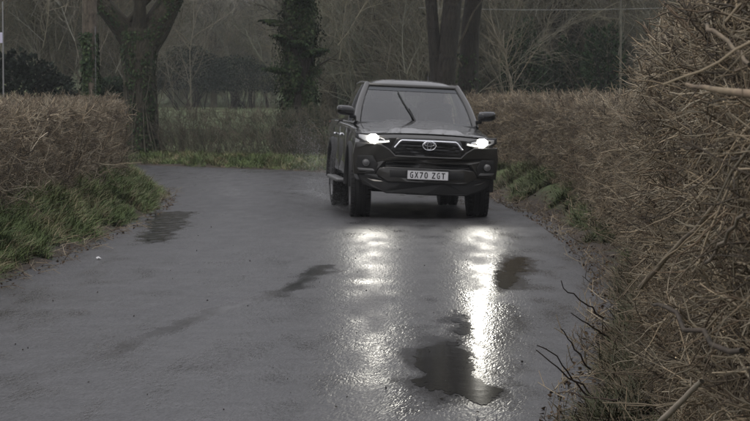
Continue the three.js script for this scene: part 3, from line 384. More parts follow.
// scrub filling the wood: brambles, thorn and saplings that read as one mass
{ const r = rngOf(160), spray = Array.from({ length: 5 }, (_, k) => sprig(170 + k, { len: 2.5, rad: 0.010, kids: 17, sub: 7, wob: 0.45, segs: 5, sides: 4, spread: [0.3, 0.9] }));
  const thicket = Array.from({ length: 5 }, () => mergeGeometries(Array.from({ length: 9 }, (_, k) => { const g = spray[k % 5].clone(), q = 0.6 + 0.8 * r(), w = (r() - 0.5) * 0.12, c = g.attributes.color; g.applyMatrix4(mat4(V((r() - 0.5) * 3, (r() - 0.5) * 2.4, (r() - 0.5) * 3), V((r() - 0.5) * 1.1, 0.9, (r() - 0.5) * 1.1), 0.8 + 0.8 * r(), r() * 6.283)); for (let i = 0; i < c.count; i++) c.setXYZ(i, c.getX(i) * q * (1 + w), c.getY(i) * q, c.getZ(i) * q * (1 - w)); return g; }))), L = thicket.map(() => []), C = thicket.map(() => []);
  const add = (n, x0, x1, d0, d1, y1, pal) => { for (let k = 0; k < n; k++) { const d = lerp(d0, d1, (k + r()) / n), x = lerp(x0, x1, r()) * d / F, h = 0.6 + (y1 - 0.6) * Math.pow(r(), 1.5), v = Math.floor(r() * 5); L[v].push(mat4(V(x, groundHeight(x, -d) + h, -d), V(0, 1, 0), 0.9 + 0.3 * r(), r() * 6.283)); C[v].push(tint(pal, r, 0.2)); } };
  const P = [[0.21, 0.19, 0.145], [0.18, 0.17, 0.125], [0.23, 0.21, 0.165], [0.16, 0.165, 0.115]];
  add(120, -430, -238, 66, 120, 5.5, P); add(140, -250, -120, 150, 190, 4.2, P); add(80, -120, -30, 150, 190, 5.5, P); add(125, -45, 120, 70, 125, 5.5, P); add(200, 95, 460, 68, 125, 5.5, P);
  const root = new THREE.Group(); root.name = 'woodland_scrub'; root.userData = { label: 'tangled bare undergrowth filling the wood beyond the hedges', kind: 'stuff' }; scene.add(root);
  thicket.forEach((g, k) => instances('brushwood', g, twigMat, L[k], root, C[k])); }
// evergreen bushes
const bushLeaf = leafShape(0.07, 0.09, 0.3);
function bush(label, px, d, w, h, seed, pal = IVY, count = 5200) { const t = thing('evergreen_bush', label, 'bush', place(px, d)), r = rngOf(seed), L = [], C = [], m = new Mesher();
  for (let k = 0; k < 16; k++) m.tube(crooked(V((r() - 0.5) * w * 0.3, -0.1, (r() - 0.5) * w * 0.3), V((r() - 0.5) * 1.1, 1, (r() - 0.5) * 1.1), h * (0.6 + 0.3 * r()), 6, 0.4, r), taper(6, 0.035, 0.008), 5); part('stems', m.geo(), DARK, t);
  for (let k = 0; k < count; k++) { const a = r() * 6.283, u = r(), el = Math.acos(1 - u * 1.25), q = Math.pow(r(), 0.22), n = V(Math.sin(el) * Math.cos(a), Math.cos(el), Math.sin(el) * Math.sin(a)), lump = 0.72 + 0.5 * fbm(n.x * 2.2 + seed, n.y * 2.2 + n.z * 1.7 + 9, 3); const p = V(n.x * w * 0.5 * q * lump, h * 0.42 + n.y * h * 0.55 * q * lump, n.z * w * 0.5 * q * lump); L.push(mat4(p, n.clone().add(V(r() - 0.5, r() - 0.5, r() - 0.5).multiplyScalar(1.6)), 0.8 + 0.8 * r(), r() * 6.283)); C.push(tint(pal, r)); }
  instances('foliage', bushLeaf, leafMat, L, t, C); }
bush('dark rounded evergreen bush behind the square hedge below the small sign', 12, 58, 3.4, 2.5, 181, [[0.012, 0.02, 0.012], [0.018, 0.028, 0.016], [0.01, 0.016, 0.01]]);
bush('dark holly bush at the far side of the pale field', 190, 140, 6, 4.2, 182, [[0.014, 0.022, 0.014], [0.02, 0.03, 0.018]], 6000);
bush('dark evergreen bush beside the holly across the field', 240, 145, 5, 3.6, 183, [[0.016, 0.026, 0.015], [0.022, 0.034, 0.018]], 5000);
bush('tall green holly showing above the hedge behind the pickup', 521, 70, 1.5, 3.9, 184, [[0.03, 0.055, 0.024], [0.04, 0.066, 0.03], [0.024, 0.042, 0.02]], 2200);
bush('broad dark green holly standing left of a pale trunk above the hedge', 566, 72, 1.9, 3.3, 185, [[0.03, 0.054, 0.024], [0.04, 0.066, 0.03]], 2200);
bush('dark green holly standing right of a pale trunk above the hedge', 603, 70, 1.6, 3.8, 186, [[0.03, 0.056, 0.024], [0.04, 0.068, 0.03]], 2200);
bush('low evergreen bush in the gap beside the oak trunk', 110, 62, 2.2, 1.5, 187, [[0.02, 0.035, 0.018], [0.03, 0.045, 0.022]], 3500);

// ------------------------------------------------------------ pole, wires, small posts
{ const d = 45, p = place(90.5, d), t = thing('utility_pole', 'wooden utility pole with ivy climbing its lower half', 'pole', p), m = new Mesher(), P = lineOf([[0, 0, 0], [0, 2, 0], [0, 4, 0], [0, 6, 0], [0, 8.4, 0]]), R = [0.155, 0.15, 0.145, 0.135, 0.12]; m.tube(P, R, 18); part('post', m.geo(), std({ color: rgb(0.18, 0.15, 0.125), roughness: 0.9, map: barkTone, bumpMap: barkBump, bumpScale: 0.006 }), t);
  const c = new Mesher(); c.tube(lineOf([[-0.7, 8.0, 0.15], [0.7, 8.0, 0.15]]), [0.05, 0.05], 6); part('crossarm', c.geo(), DARK, t); for (const x of [-0.6, 0.6]) { const g = new THREE.CylinderGeometry(0.04, 0.05, 0.14, 10); g.translate(x, 8.11, 0.15); part('insulator', g, std({ color: rgb(0.5, 0.5, 0.48), roughness: 0.3 }), t); }
  const top = (32 - HORIZON) / F * d; ivy(t, [P[0], V(0, EYE - top - p[1], 0)], [0.155, 0.15], { count: 5600, seed: 201, fluff: 0.06, size: 1, gap: 0.3, palette: [...IVY, [0.06, 0.08, 0.04]] });
  const cond = new THREE.CylinderGeometry(0.014, 0.014, 2.2, 8); cond.translate(0.12, EYE - top - p[1] - 1.0, 0.1); part('cable_guard', cond, std({ color: rgb(0.16, 0.155, 0.15), roughness: 0.7 }), t);
  // two wires cross the lane to a thin pole in the wood
  for (const s of [-0.6, 0.6]) { const a = V(p[0] + s, p[1] + 8.18, p[2] + 0.15), b = V(16, 9.2, -105 + s), q = []; for (let k = 0; k <= 24; k++) { const u = k / 24, v = a.clone().lerp(b, u); v.y -= 1.6 * 4 * u * (1 - u); q.push(v); } const w = new Mesher(); w.tube(q, q.map(() => 0.006), 5); const o = part(numbered('overhead_wire'), w.geo(), std({ color: rgb(0.05, 0.05, 0.05), roughness: 0.7 }), scene); o.userData = { label: 'thin overhead wire running from the top of the utility pole', category: 'wire', group: 'overhead wires' }; } }
{ const A = place(620, 64), t = thing('slender_post', 'slender pale post rising above the hedge in front of the wood', 'post', A), m = new Mesher(); m.tube(lineOf([[0, 0, 0], [0, 2, 0], [0, 4.6, 0]]), [0.035, 0.033, 0.03], 8); part('shaft', m.geo(), std({ color: rgb(0.22, 0.21, 0.18), roughness: 0.8, map: barkTone }), t);
  const w = new Mesher(), y = EYE + (HORIZON - 8) / F * 64, q = []; for (let k = 0; k <= 20; k++) { const u = k / 20; q.push(V(lerp(A[0] + 1.5, 1.2, u), y - 0.12 * 4 * u * (1 - u) * 0.5, A[2] - 0.06)); } w.tube(q, q.map(() => 0.007), 5); const o = part('fence_cable', w.geo(), std({ color: rgb(0.25, 0.25, 0.24), roughness: 0.6 }), scene); o.userData = { label: 'pale cable strung level from the slender post in front of the wood', category: 'cable' }; const cap = new THREE.CylinderGeometry(0.045, 0.045, 0.06, 8); cap.translate(0, 4.62, 0); part('cap', cap, std({ color: rgb(0.2, 0.2, 0.19), roughness: 0.7 }), t); }
{ const p = place(4, 44), t = thing('small_sign', 'small pale sign on a thin post behind the square hedge', 'sign', p), m = new Mesher(), hgt = EYE + (HORIZON - 2) / F * 44 - p[1]; m.tube(lineOf([[0, 0, 0], [0, hgt, 0]]), [0.014, 0.013], 8); part('post', m.geo(), std({ color: rgb(0.3, 0.3, 0.3), roughness: 0.5, metalness: 0.4 }), t); const g = new RoundedBoxGeometry(0.42, 0.2, 0.012, 2, 0.004); g.translate(-0.215, EYE + (HORIZON - 38) / F * 44 - p[1], 0.018); part('board', g, std({ color: rgb(0.62, 0.6, 0.75), roughness: 0.5 }), t); }
const LAMP = 2.6;
// ------------------------------------------------------------ the pickup: x to its left side, y up, z forward; front axle at z = 0
const truck = thing('pickup_truck', 'dark double-cab pickup truck with bright headlights driving on the wet lane', 'pickup truck', [0.565, 0.008, -30], Math.atan(0.095));
{
  const ROLL = -0.046, PIVOT = 0.35;                                   // the body leans in the bend, the wheels do not
  const bodyPart = (name, geo, mat, parent) => { if (parent) return part(name, geo, mat, parent); const m = part(name, geo, mat, truck); m.rotation.z = ROLL; m.position.set(PIVOT * Math.sin(ROLL), PIVOT * (1 - Math.cos(ROLL)), 0); return m; };
  const speck = texture(256, 256, (a, b) => { const n = 0.62 + 0.5 * (tileFbm(a, b, 5, 5) - 0.5); return [n, n, n]; });
  const paint = phys({ color: rgb(0.042, 0.040, 0.036), metalness: 0.45, roughness: 0.38, clearcoat: 1, clearcoatRoughness: 0.04 });
  const black = std({ color: rgb(0.012, 0.012, 0.012), roughness: 0.6 }), gloss = phys({ color: rgb(0.008, 0.008, 0.008), roughness: 0.25, clearcoat: 0.5 });
  const chrome = std({ color: rgb(0.86, 0.87, 0.9), roughness: 0.22, metalness: 1 }), silver = std({ color: rgb(0.22, 0.22, 0.22), roughness: 0.42, metalness: 0.7 });
  const rubber = std({ color: rgb(0.016, 0.016, 0.016), roughness: 0.7 }), glass = phys({ color: rgb(0.55, 0.6, 0.6), roughness: 0.02, transmission: 1, thickness: 0, ior: 1.52 }), screenGlass = phys({ color: rgb(0.5, 0.54, 0.55), roughness: 0.03, transmission: 1, thickness: 0, ior: 1.9 });
  const warp = (g) => { const p = g.attributes.position; for (let k = 0; k < p.count; k++) { const x = p.getX(k), y = p.getY(k), z = p.getZ(k); p.setZ(k, z - 0.27 * Math.pow(Math.abs(x) / 0.93, 2.6) * smooth(-0.4, 0.9, z) - 0.22 * Math.max(0, y - 0.95) * smooth(0.3, 0.9, z)); } return g; };
  const crease = (g, a = 0.55) => toCreasedNormals(g.index ? g.toNonIndexed() : g, a);
  const dense = (pts, step = 0.03) => { const o = []; pts.forEach((a, i) => { const b = pts[(i + 1) % pts.length], n = Math.max(1, Math.ceil(Math.hypot(b[0] - a[0], b[1] - a[1]) / step)); for (let k = 0; k < n; k++) o.push([lerp(a[0], b[0], k / n), lerp(a[1], b[1], k / n)]); }); return o; };
  const mirror = (pts) => [...pts, ...pts.slice().reverse().map(([x, y]) => [-x, y])];     // right half outline closed over the centre line
  const plate = (pts, z, depth, bevel = 0.008) => { const s = new THREE.Shape(dense(pts).map(([x, y]) => new THREE.Vector2(x, y))), g = new THREE.ExtrudeGeometry(s, { depth, bevelEnabled: bevel > 0, bevelThickness: bevel, bevelSize: bevel, bevelSegments: 2, steps: 1 }); g.translate(0, 0, z); return crease(warp(g)); };
  const flip = (pts) => pts.map(([x, y]) => [-x, y]).reverse();
  const box = (w, h, d, x, y, z, r = 0.01) => { const g = new RoundedBoxGeometry(w, h, d, 2, Math.min(r, w / 2.1, h / 2.1, d / 2.1)); g.translate(x, y, z); return g; };
  // lower body as a loft of rounded sections, wheel wells cut out
  const section = ([z, w, yb, ys, yc]) => { const c = new THREE.CatmullRomCurve3([[0, yb], [0.6, yb], [0.9, yb + 0.015], [0.975, yb + 0.08], [1, yb + 0.26], [1, (yb + ys) / 2 + 0.08], [0.985, ys - 0.1], [0.955, ys - 0.02], [0.86, ys + (yc - ys) * 0.3], [0.5, ys + (yc - ys) * 0.85], [0, yc]].map(([x, y]) => V(x * w, y, z)), false, 'centripetal').getPoints(30); return [...c, ...c.slice(1, -1).reverse().map((p) => V(-p.x, p.y, p.z))]; };
  const loft = (secs) => { const n = secs[0].length, p = [], idx = []; for (const s of secs) for (const q of s) p.push(q.x, q.y, q.z); for (let k = 0; k < secs.length - 1; k++) for (let i = 0; i < n; i++) { const a = k * n + i, b = k * n + (i + 1) % n; idx.push(a, b, a + n, b, b + n, a + n); }
    for (const [k, s] of [[0, 1], [secs.length - 1, -1]]) { const m = secs[k].reduce((a, b) => a.clone().add(b), V(0, 0, 0)).multiplyScalar(1 / n), c = p.length / 3; p.push(m.x, m.y, m.z); for (let i = 0; i < n; i++) { const a = k * n + i, b = k * n + (i + 1) % n; s > 0 ? idx.push(c, b, a) : idx.push(c, a, b); } }
    const g = new THREE.BufferGeometry(); g.setAttribute('position', new THREE.Float32BufferAttribute(p, 3)); g.setIndex(idx); g.setAttribute('uv', new THREE.Float32BufferAttribute(new Array(p.length / 3 * 2).fill(0), 2)); return g; };
  const stations = (list, per = 5) => { const o = []; for (let k = 0; k < list.length - 1; k++) for (let j = 0; j < per; j++) o.push(list[k].map((v, i) => lerp(v, list[k + 1][i], j / per))); o.push(list[list.length - 1]); return o; };
  const ev = new Evaluator(); ev.attributes = ['position', 'normal', 'uv'];
  const cut = (g, tools) => { g = g.clone(); g.computeVertexNormals(); let b = new Brush(g, paint); b.updateMatrixWorld(); for (const t of tools) { const q = new Brush(t, paint); q.updateMatrixWorld(); b = ev.evaluate(b, q, SUBTRACTION); b.updateMatrixWorld(); } return crease(b.geometry, 0.5); };
  const well = (z, s) => { const g = new THREE.CylinderGeometry(0.465, 0.465, 0.62, 40); g.rotateZ(Math.PI / 2); g.translate(s * 0.86, 0.42, z); return g; };
  const cab = warp(loft(stations([[0.90, .80, .46, .97, 1.03], [0.86, .88, .43, 1.01, 1.065], [0.7, .905, .41, 1.05, 1.105], [0.3, .915, .40, 1.085, 1.15], [0, .92, .40, 1.10, 1.175], [-0.5, .915, .40, 1.125, 1.205], [-0.75, .905, .40, 1.14, 1.19], [-1.5, .90, .40, 1.16, 1.18], [-2.72, .90, .42, 1.18, 1.18]]).map(section)));
  bodyPart('cab_body', cut(cab, [well(0, 1), well(0, -1)]), paint);
  const bedInside = new THREE.BoxGeometry(1.5, 0.5, 1.42); bedInside.translate(0, 1.0, -3.53);
  bodyPart('cargo_bed', cut(loft(stations([[-2.79, .90, .46, 1.2, 1.2], [-3.1, .905, .46, 1.2, 1.2], [-3.8, .905, .5, 1.2, 1.2], [-4.3, .89, .55, 1.2, 1.2]]).map(section)), [well(-3.085, 1), well(-3.085, -1), bedInside]), paint);
  bodyPart('chassis', mergeGeometries([box(0.9, 0.16, 4.6, 0, 0.47, -1.75, 0.03), box(1.3, 0.12, 0.14, 0, 0.36, 0, 0.04), box(1.3, 0.14, 0.16, 0, 0.38, -3.085, 0.05), box(0.5, 0.12, 0.7, 0.05, 0.34, -0.2, 0.04)]), black);
  // bonnet with a raised centre and a shut line
  { const g = new THREE.PlaneGeometry(1, 1, 28, 24), p = g.attributes.position; for (let k = 0; k < p.count; k++) { const u = p.getX(k) * 2, v = p.getY(k) + 0.5, z = lerp(0.84, -0.46, v), w = lerp(0.75, 0.83, v), x = u * w, mid = lerp(1.072, 1.205, Math.pow(v, 0.8)), edge = lerp(1.038, 1.145, v), ax = Math.abs(x); const y = lerp(mid, edge, Math.pow(Math.abs(u), 2.2)) + 0.028 * smooth(0.5, 0.4, ax) * smooth(0, 0.25, v) * (1 - smooth(0.2, 0.05, ax) * 0.4) + 0.016; p.setXYZ(k, x, y, z); } g.computeVertexNormals(); const b = g.clone(); b.translate(0, -0.02, 0); bodyPart('bonnet', crease(warp(g), 0.9), paint); }
  // cabin: pillars, roof and panes over two outlines, at the waist and at the gutter
  const W = (v) => lerp(0.80, 0.615, v) + 0.03 * Math.sin(Math.PI * v), Y = (v) => lerp(1.165, 1.70, v), ZF = (u, v) => lerp(-0.40, -1.22, v) - lerp(0.17, 0.10, v) * Math.pow(Math.abs(u), 2) + 0.02 * Math.sin(Math.PI * v), ZR = (v) => lerp(-2.72, -2.58, v);
  const grid = (nu, nv, f) => { const p = [], uv = [], idx = []; for (let j = 0; j <= nv; j++) for (let i = 0; i <= nu; i++) { const q = f(i / nu, j / nv); p.push(q.x, q.y, q.z); uv.push(i / nu, j / nv); } for (let j = 0; j < nv; j++) for (let i = 0; i < nu; i++) { const a = j * (nu + 1) + i, b = a + nu + 1; idx.push(a, a + 1, b, a + 1, b + 1, b); } const g = new THREE.BufferGeometry(); g.setAttribute('position', new THREE.Float32BufferAttribute(p, 3)); g.setAttribute('uv', new THREE.Float32BufferAttribute(uv, 2)); g.setIndex(idx); g.computeVertexNormals(); return g; };
  const front = (u, v, out = 0) => V(u * W(v), Y(v) + out * 0.5, ZF(u, v) + out);
  bodyPart('windscreen', grid(24, 14, (a, b) => front(lerp(-0.93, 0.93, a), lerp(0.03, 0.94, b))), screenGlass);
  { const shade = grid(24, 2, (a, b) => front(lerp(-0.93, 0.93, a), lerp(0.86, 0.94, b), 0.004)); bodyPart('windscreen_band', shade, std({ color: rgb(0.02, 0.025, 0.03), roughness: 0.15 })); }
  const pillar = (pts, r, flat = 1) => { const m = new Mesher(); m.tube(pts, pts.map(() => r), 10); return m.geo(); };
  const line = (n, f) => Array.from({ length: n + 1 }, (_, k) => f(k / n));
  for (const s of [-1, 1]) {
    bodyPart('front_pillar', pillar(line(10, (t) => front(s * 0.99, t).add(V(0, 0, -0.01))), 0.047), paint);
    bodyPart('centre_pillar', pillar(line(6, (t) => V(s * (W(t) - 0.02), Y(t), lerp(-1.66, -1.7, t))), 0.05), gloss);
    bodyPart('rear_pillar', grid(4, 8, (a, b) => V(s * W(b), Y(b), lerp(-2.46, ZR(b), a))), paint);
    const sideZ = (v) => ZF(1, v) - 0.05;
    const fg = bodyPart('side_window', grid(8, 10, (a, b) => { const v = lerp(0.04, 0.95, b); return V(s * W(v), Y(v), lerp(sideZ(v), -1.63, a)); }), glass), rg = bodyPart('side_window', grid(8, 10, (a, b) => { const v = lerp(0.04, 0.95, b); return V(s * W(v), Y(v), lerp(-1.72, -2.47, a)); }), glass);
    bodyPart('window_trim', pillar(line(12, (t) => V(s * (W(0) + 0.006), Y(0) + 0.012, lerp(-0.62, -2.6, t))), 0.014), chrome);
    bodyPart('roof_gutter', pillar(line(12, (t) => V(s * (W(1) - 0.006), Y(1) + 0.012 * Math.sin(Math.PI * t), lerp(ZF(1, 1), ZR(1), t))), 0.04), paint);
    // doors
    for (const [z0, z1] of [[-0.58, -1.63], [-1.65, -2.6]]) {
      const d = bodyPart('door', (() => { const sh = new THREE.Shape(dense([[z0, 0.52], [z0 - 0.02, 1.10], [z1, 1.125], [z1 + (z1 < -2 ? 0.12 : 0), 0.52]], 0.1).map(([z, y]) => new THREE.Vector2(z, y))), g = new THREE.ExtrudeGeometry(sh, { depth: 0.02, bevelEnabled: true, bevelSize: 0.008, bevelThickness: 0.008, bevelSegments: 2 }); g.rotateY(-Math.PI / 2); g.translate(s * 0.9 + (s > 0 ? 0.015 : 0.005), 0, 0); return crease(g); })(), paint);
      bodyPart('door_handle', box(0.035, 0.03, 0.17, s * 0.935, 1.0, z1 + 0.16, 0.012), chrome, d);
    }
    // wheel arch flares
    for (const zc of [0, -3.085]) { const m = new Mesher(), P = line(24, (t) => { const a = lerp(-0.12, Math.PI + 0.12, t); return V(s * 0.905, 0.42 + 0.485 * Math.sin(a), zc + 0.485 * Math.cos(a)); }); m.tube(P, P.map(() => 0.042), 8); const g = m.geo(); bodyPart('arch_flare', zc === 0 ? warp(g) : g, black); }
    // mirror
    { const g = new THREE.SphereGeometry(1, 24, 16), p = g.attributes.position; for (let k = 0; k < p.count; k++) { const x = p.getX(k), y = p.getY(k), z = p.getZ(k), sq = (a, e) => Math.sign(a) * Math.pow(Math.abs(a), e); p.setXYZ(k, s * 0.945 + sq(x, 0.6) * 0.118, 1.335 + sq(y, 0.62) * 0.066 + 0.012 * s * x, -0.64 + Math.max(-0.3, sq(z, 0.8)) * 0.1); } g.computeVertexNormals(); const mm = bodyPart('wing_mirror', g, gloss); bodyPart('mirror_arm', box(0.14, 0.045, 0.06, s * 0.82, 1.255, -0.68, 0.02), black, mm); const gl = new THREE.PlaneGeometry(0.2, 0.12); gl.rotateY(Math.PI); gl.translate(s * 0.945, 1.335, -0.672); bodyPart('mirror_glass', gl, std({ color: rgb(0.8, 0.8, 0.8), metalness: 1, roughness: 0.04 }), mm); }
    bodyPart('side_step', box(0.14, 0.05, 1.7, s * 0.95, 0.4, -1.6, 0.02), silver);
  }
  bodyPart('roof', grid(24, 24, (a, b) => { const x = lerp(-1, 1, a), t = b, z = lerp(ZF(Math.abs(x), 1) + 0.015, ZR(1), t), e = Math.pow(Math.abs(x), 4.6), f = Math.pow(Math.abs(t * 2 - 1), 5); return V(x * (W(1) - 0.005), 1.698 + 0.09 * (1 - e) * (1 - 0.75 * f * (t < 0.5 ? 1 : 0.8)), z); }), paint);
  bodyPart('windscreen_header', pillar(line(16, (t) => front(lerp(-0.99, 0.99, t), 0.985)), 0.032), paint);
  bodyPart('rear_window', grid(10, 6, (a, b) => V(lerp(-0.95, 0.95, a) * W(b), Y(b), ZR(b))), glass);
  { const c = new Mesher(); c.tube(line(12, (t) => front(lerp(-0.98, 0.98, t), -0.01)), line(12, () => 0.035), 8); bodyPart('cowl', c.geo(), black); }
  bodyPart('aerial', (() => { const m = new Mesher(); m.tube([V(0.35, 1.78, -2.4), V(0.35, 1.86, -2.48)], [0.012, 0.005], 6); return m.geo(); })(), black);
  // wipers: one caught part-way up the screen, one lying low
  const wiper = (u0, v0, u1, v1, w0, w1) => { const a = front(u0, v0, 0.03), e = front(u1, v1, 0.02), m = new Mesher(); m.tube(line(4, (t) => a.clone().lerp(e, t * 0.62).add(V(0, 0.012 * Math.sin(3.14 * t), 0))), [0.012, 0.011, 0.010, 0.009, 0.008], 6); const o = bodyPart('wiper', m.geo(), black), b = new Mesher(); b.tube(line(6, (t) => front(lerp(w0[0], w1[0], t), lerp(w0[1], w1[1], t), 0.013)), line(6, () => 0.010), 6); bodyPart('wiper_blade', b.geo(), black, o); };
  wiper(-0.02, 0.0, -0.2, 0.66, [-0.03, 0.12], [-0.32, 0.82]); wiper(0.62, 0.0, 0.1, 0.075, [0.58, 0.05], [-0.0, 0.075]);
  // cabin interior behind the glass
  { const dark = std({ color: rgb(0.02, 0.02, 0.021), roughness: 0.85 }); bodyPart('dashboard', grid(12, 4, (a, b) => V(lerp(-0.72, 0.72, a), 1.2 + 0.03 * Math.sin(3.14 * b) - 0.1 * Math.pow(b, 3), lerp(-0.62, -1.05, b))), dark);
    for (const x of [-0.36, 0.36]) { const st = bodyPart('front_seat', box(0.48, 0.42, 0.14, x, 1.28, -1.62, 0.06), dark); bodyPart('headrest', box(0.27, 0.16, 0.1, x, 1.56, -1.64, 0.045), dark, st); }
    bodyPart('rear_bench', box(1.3, 0.3, 0.14, 0, 1.27, -2.42, 0.06), dark); const sw = new THREE.TorusGeometry(0.18, 0.016, 8, 28); sw.rotateX(-0.45); sw.translate(0.36, 1.24, -1.08); bodyPart('steering_wheel', sw, dark);
    const mir = box(0.22, 0.06, 0.03, 0, 1.6, -1.2, 0.012); bodyPart('cabin_mirror', mir, dark); }
  // ---- front end
  bodyPart('grille', plate(mirror([[0, 0.80], [0.40, 0.80], [0.47, 0.87], [0.40, 1.012], [0.0, 1.012]]), 0.87, 0.04), gloss);
  for (let k = 0; k < 4; k++) bodyPart('grille_slat', plate(mirror([[0, 0.828 + k * 0.04], [0.41 - 0.005 * k, 0.828 + k * 0.04], [0.41 - 0.005 * k, 0.842 + k * 0.04], [0, 0.842 + k * 0.04]]), 0.918, 0.012, 0.003), black);
  { const m = new Mesher(), P = [[-0.43, 0.898], [-0.40, 0.935], [-0.365, 0.978], [-0.34, 0.992], [-0.25, 0.993], [-0.12, 0.994], [0, 0.994], [0.12, 0.994], [0.25, 0.993], [0.34, 0.992], [0.365, 0.978], [0.40, 0.935], [0.43, 0.898]].map(([x, y]) => V(x, y, 0.955)); m.tube(P, P.map(() => 0.0135), 10); bodyPart('grille_trim', warp(m.geo()), chrome); }
  { const ring = (rx, ry, t, y) => { const g = new THREE.TorusGeometry(1, 0.11, 8, 40); g.scale(rx, ry, t * 8); g.translate(0, y, 0.985); return g; }; const disc = new THREE.SphereGeometry(1, 24, 12); disc.scale(0.083, 0.058, 0.012); disc.translate(0, 0.938, 0.968); const em = bodyPart('emblem', disc, gloss); bodyPart('emblem_rings', mergeGeometries([ring(0.082, 0.056, 0.014, 0.938), ring(0.026, 0.05, 0.014, 0.938), ring(0.062, 0.024, 0.014, 0.958)]), chrome, em); }
  bodyPart('bumper', plate(mirror([[0, 0.725], [0.55, 0.725], [0.62, 0.64], [0.66, 0.58], [0.9, 0.55], [0.92, 0.78], [0.9, 0.93], [0.6, 0.925], [0.49, 0.86], [0.42, 0.79], [0, 0.79]]), 0.855, 0.075, 0.014), paint);
  bodyPart('lower_grille', plate(mirror([[0, 0.46], [0.6, 0.46], [0.62, 0.62], [0.54, 0.735], [0, 0.735]]), 0.85, 0.03), black);
  for (const y of [0.655, 0.69]) bodyPart('grille_slat', plate(mirror([[0, y], [0.53, y], [0.53, y + 0.014], [0, y + 0.014]]), 0.895, 0.012, 0.003), gloss);
  bodyPart('bumper_bar', plate([[-0.6, 0.625], [-0.5, 0.64], [0.5, 0.64], [0.6, 0.625], [0.63, 0.56], [0.5, 0.475], [-0.5, 0.475], [-0.63, 0.56]].reverse(), 0.875, 0.05, 0.012), paint);
  for (const s of [-1, 1]) bodyPart('bumper_slot', plate((s > 0 ? flip : (p) => p)([[-0.47, 0.61], [-0.27, 0.61], [-0.27, 0.53], [-0.47, 0.53]].reverse()), 0.93, 0.015, 0.004), black);
  bodyPart('skid_plate', plate(mirror([[0, 0.33], [0.5, 0.33], [0.78, 0.42], [0.86, 0.54], [0.62, 0.5], [0.5, 0.46], [0, 0.46]]), 0.83, 0.06, 0.015), black);
  for (const s of [-1, 1]) {
    const o = s > 0 ? (p) => p : flip;
    bodyPart('fog_lamp_surround', plate(o([[0.66, 0.59], [0.84, 0.585], [0.885, 0.66], [0.87, 0.77], [0.7, 0.775], [0.64, 0.68]]), 0.925, 0.022, 0.008), black);
    bodyPart('bumper_blade', plate(o([[0.67, 0.592], [0.85, 0.588], [0.875, 0.615], [0.69, 0.612]]), 0.955, 0.014, 0.004), silver);
    const f = new THREE.CylinderGeometry(0.042, 0.046, 0.05, 24); f.rotateX(Math.PI / 2); f.translate(s * 0.775, 0.69, 0.965 - 0.165); const fl = bodyPart('fog_lamp', f, silver); const fd = new THREE.SphereGeometry(0.036, 20, 10); fd.scale(1, 1, 0.3); fd.translate(s * 0.775, 0.69, 0.99 - 0.165); bodyPart('lens', fd, phys({ color: rgb(0.1, 0.1, 0.1), roughness: 0.08, clearcoat: 1 }), fl);
    const hull = [[0.485, 0.952], [0.6, 0.938], [0.8, 0.95], [0.9, 1.0], [0.905, 1.062], [0.72, 1.052], [0.52, 1.012], [0.48, 0.985]];
    const lamp = bodyPart('headlight', plate(o(hull), 0.86, 0.045, 0.006), gloss);
    const glow = (I) => new THREE.MeshStandardMaterial({ color: 0x111111, emissive: rgb(1, 0.97, 0.86), emissiveIntensity: I });
    const depth = (x) => 0.915 - 0.27 * Math.pow(x / 0.93, 2.6) - 0.012, lens = (x, y, r, I) => { const g = new THREE.SphereGeometry(r, 20, 12); g.scale(1.15, 0.8, 0.35); g.translate(s * x, y, depth(x) + 0.012); return bodyPart('lamp_lens', g, glow(I), lamp); };
    lens(0.695, 1.0, 0.066, 60);
    bodyPart('lamp_reflector', plate(o([[0.54, 0.965], [0.62, 0.955], [0.79, 0.966], [0.865, 1.005], [0.87, 1.04], [0.72, 1.036], [0.56, 1.0]]), 0.9, 0.008, 0.003), std({ color: rgb(0.6, 0.6, 0.6), metalness: 0.9, roughness: 0.3 }), lamp);
    bodyPart('daytime_light', plate(o([[0.5, 0.966], [0.6, 0.952], [0.66, 0.95], [0.66, 0.964], [0.6, 0.968], [0.5, 0.982]]), 0.918, 0.004, 0.002), glow(2.5), lamp);
    const light = new THREE.SpotLight(rgb(1, 0.96, 0.86), LAMP, 60, 0.75, 1, 2); light.name = 'headlight_beam'; light.castShadow = true; light.shadow.radius = 2.6; const y = 1.0 - s * 0.7 * Math.sin(-ROLL); light.position.set(s * 0.7, y, depth(0.7) + 0.09); light.target.position.set(s * 0.7, y - 0.35, 20); truck.add(light, light.target);
  }
  { const cv = document.createElement('canvas'); cv.width = 520; cv.height = 111; const c = cv.getContext('2d'); c.fillStyle = '#dcdcde'; c.fillRect(0, 0, 520, 111); c.strokeStyle = '#777'; c.lineWidth = 3; c.strokeRect(3, 3, 514, 105); c.fillStyle = '#0a0a0c'; c.font = 'bold 96px sans-serif'; c.textAlign = 'center'; c.textBaseline = 'middle';
    const W7 = ['G', 'X', '7', '0', ' ', 'Z', 'G', 'T']; W7.forEach((ch, k) => { if (ch === ' ') return; const x = 42 + k * 61 - (k > 4 ? 25 : 0) + 13; c.save(); c.translate(x, 58); const m = c.measureText(ch).width; c.scale(50 / m, 1.13); c.fillText(ch, 0, 0); c.restore(); });
    const tx = new THREE.CanvasTexture(cv); tx.colorSpace = THREE.SRGBColorSpace; const back = bodyPart('number_plate', box(0.53, 0.121, 0.012, 0, 0.565, 0.965, 0.004), black), g = new THREE.PlaneGeometry(0.52, 0.111); g.translate(0, 0.565, 0.9735); bodyPart('plate_face', g, std({ map: tx, roughness: 0.4 }), back); }
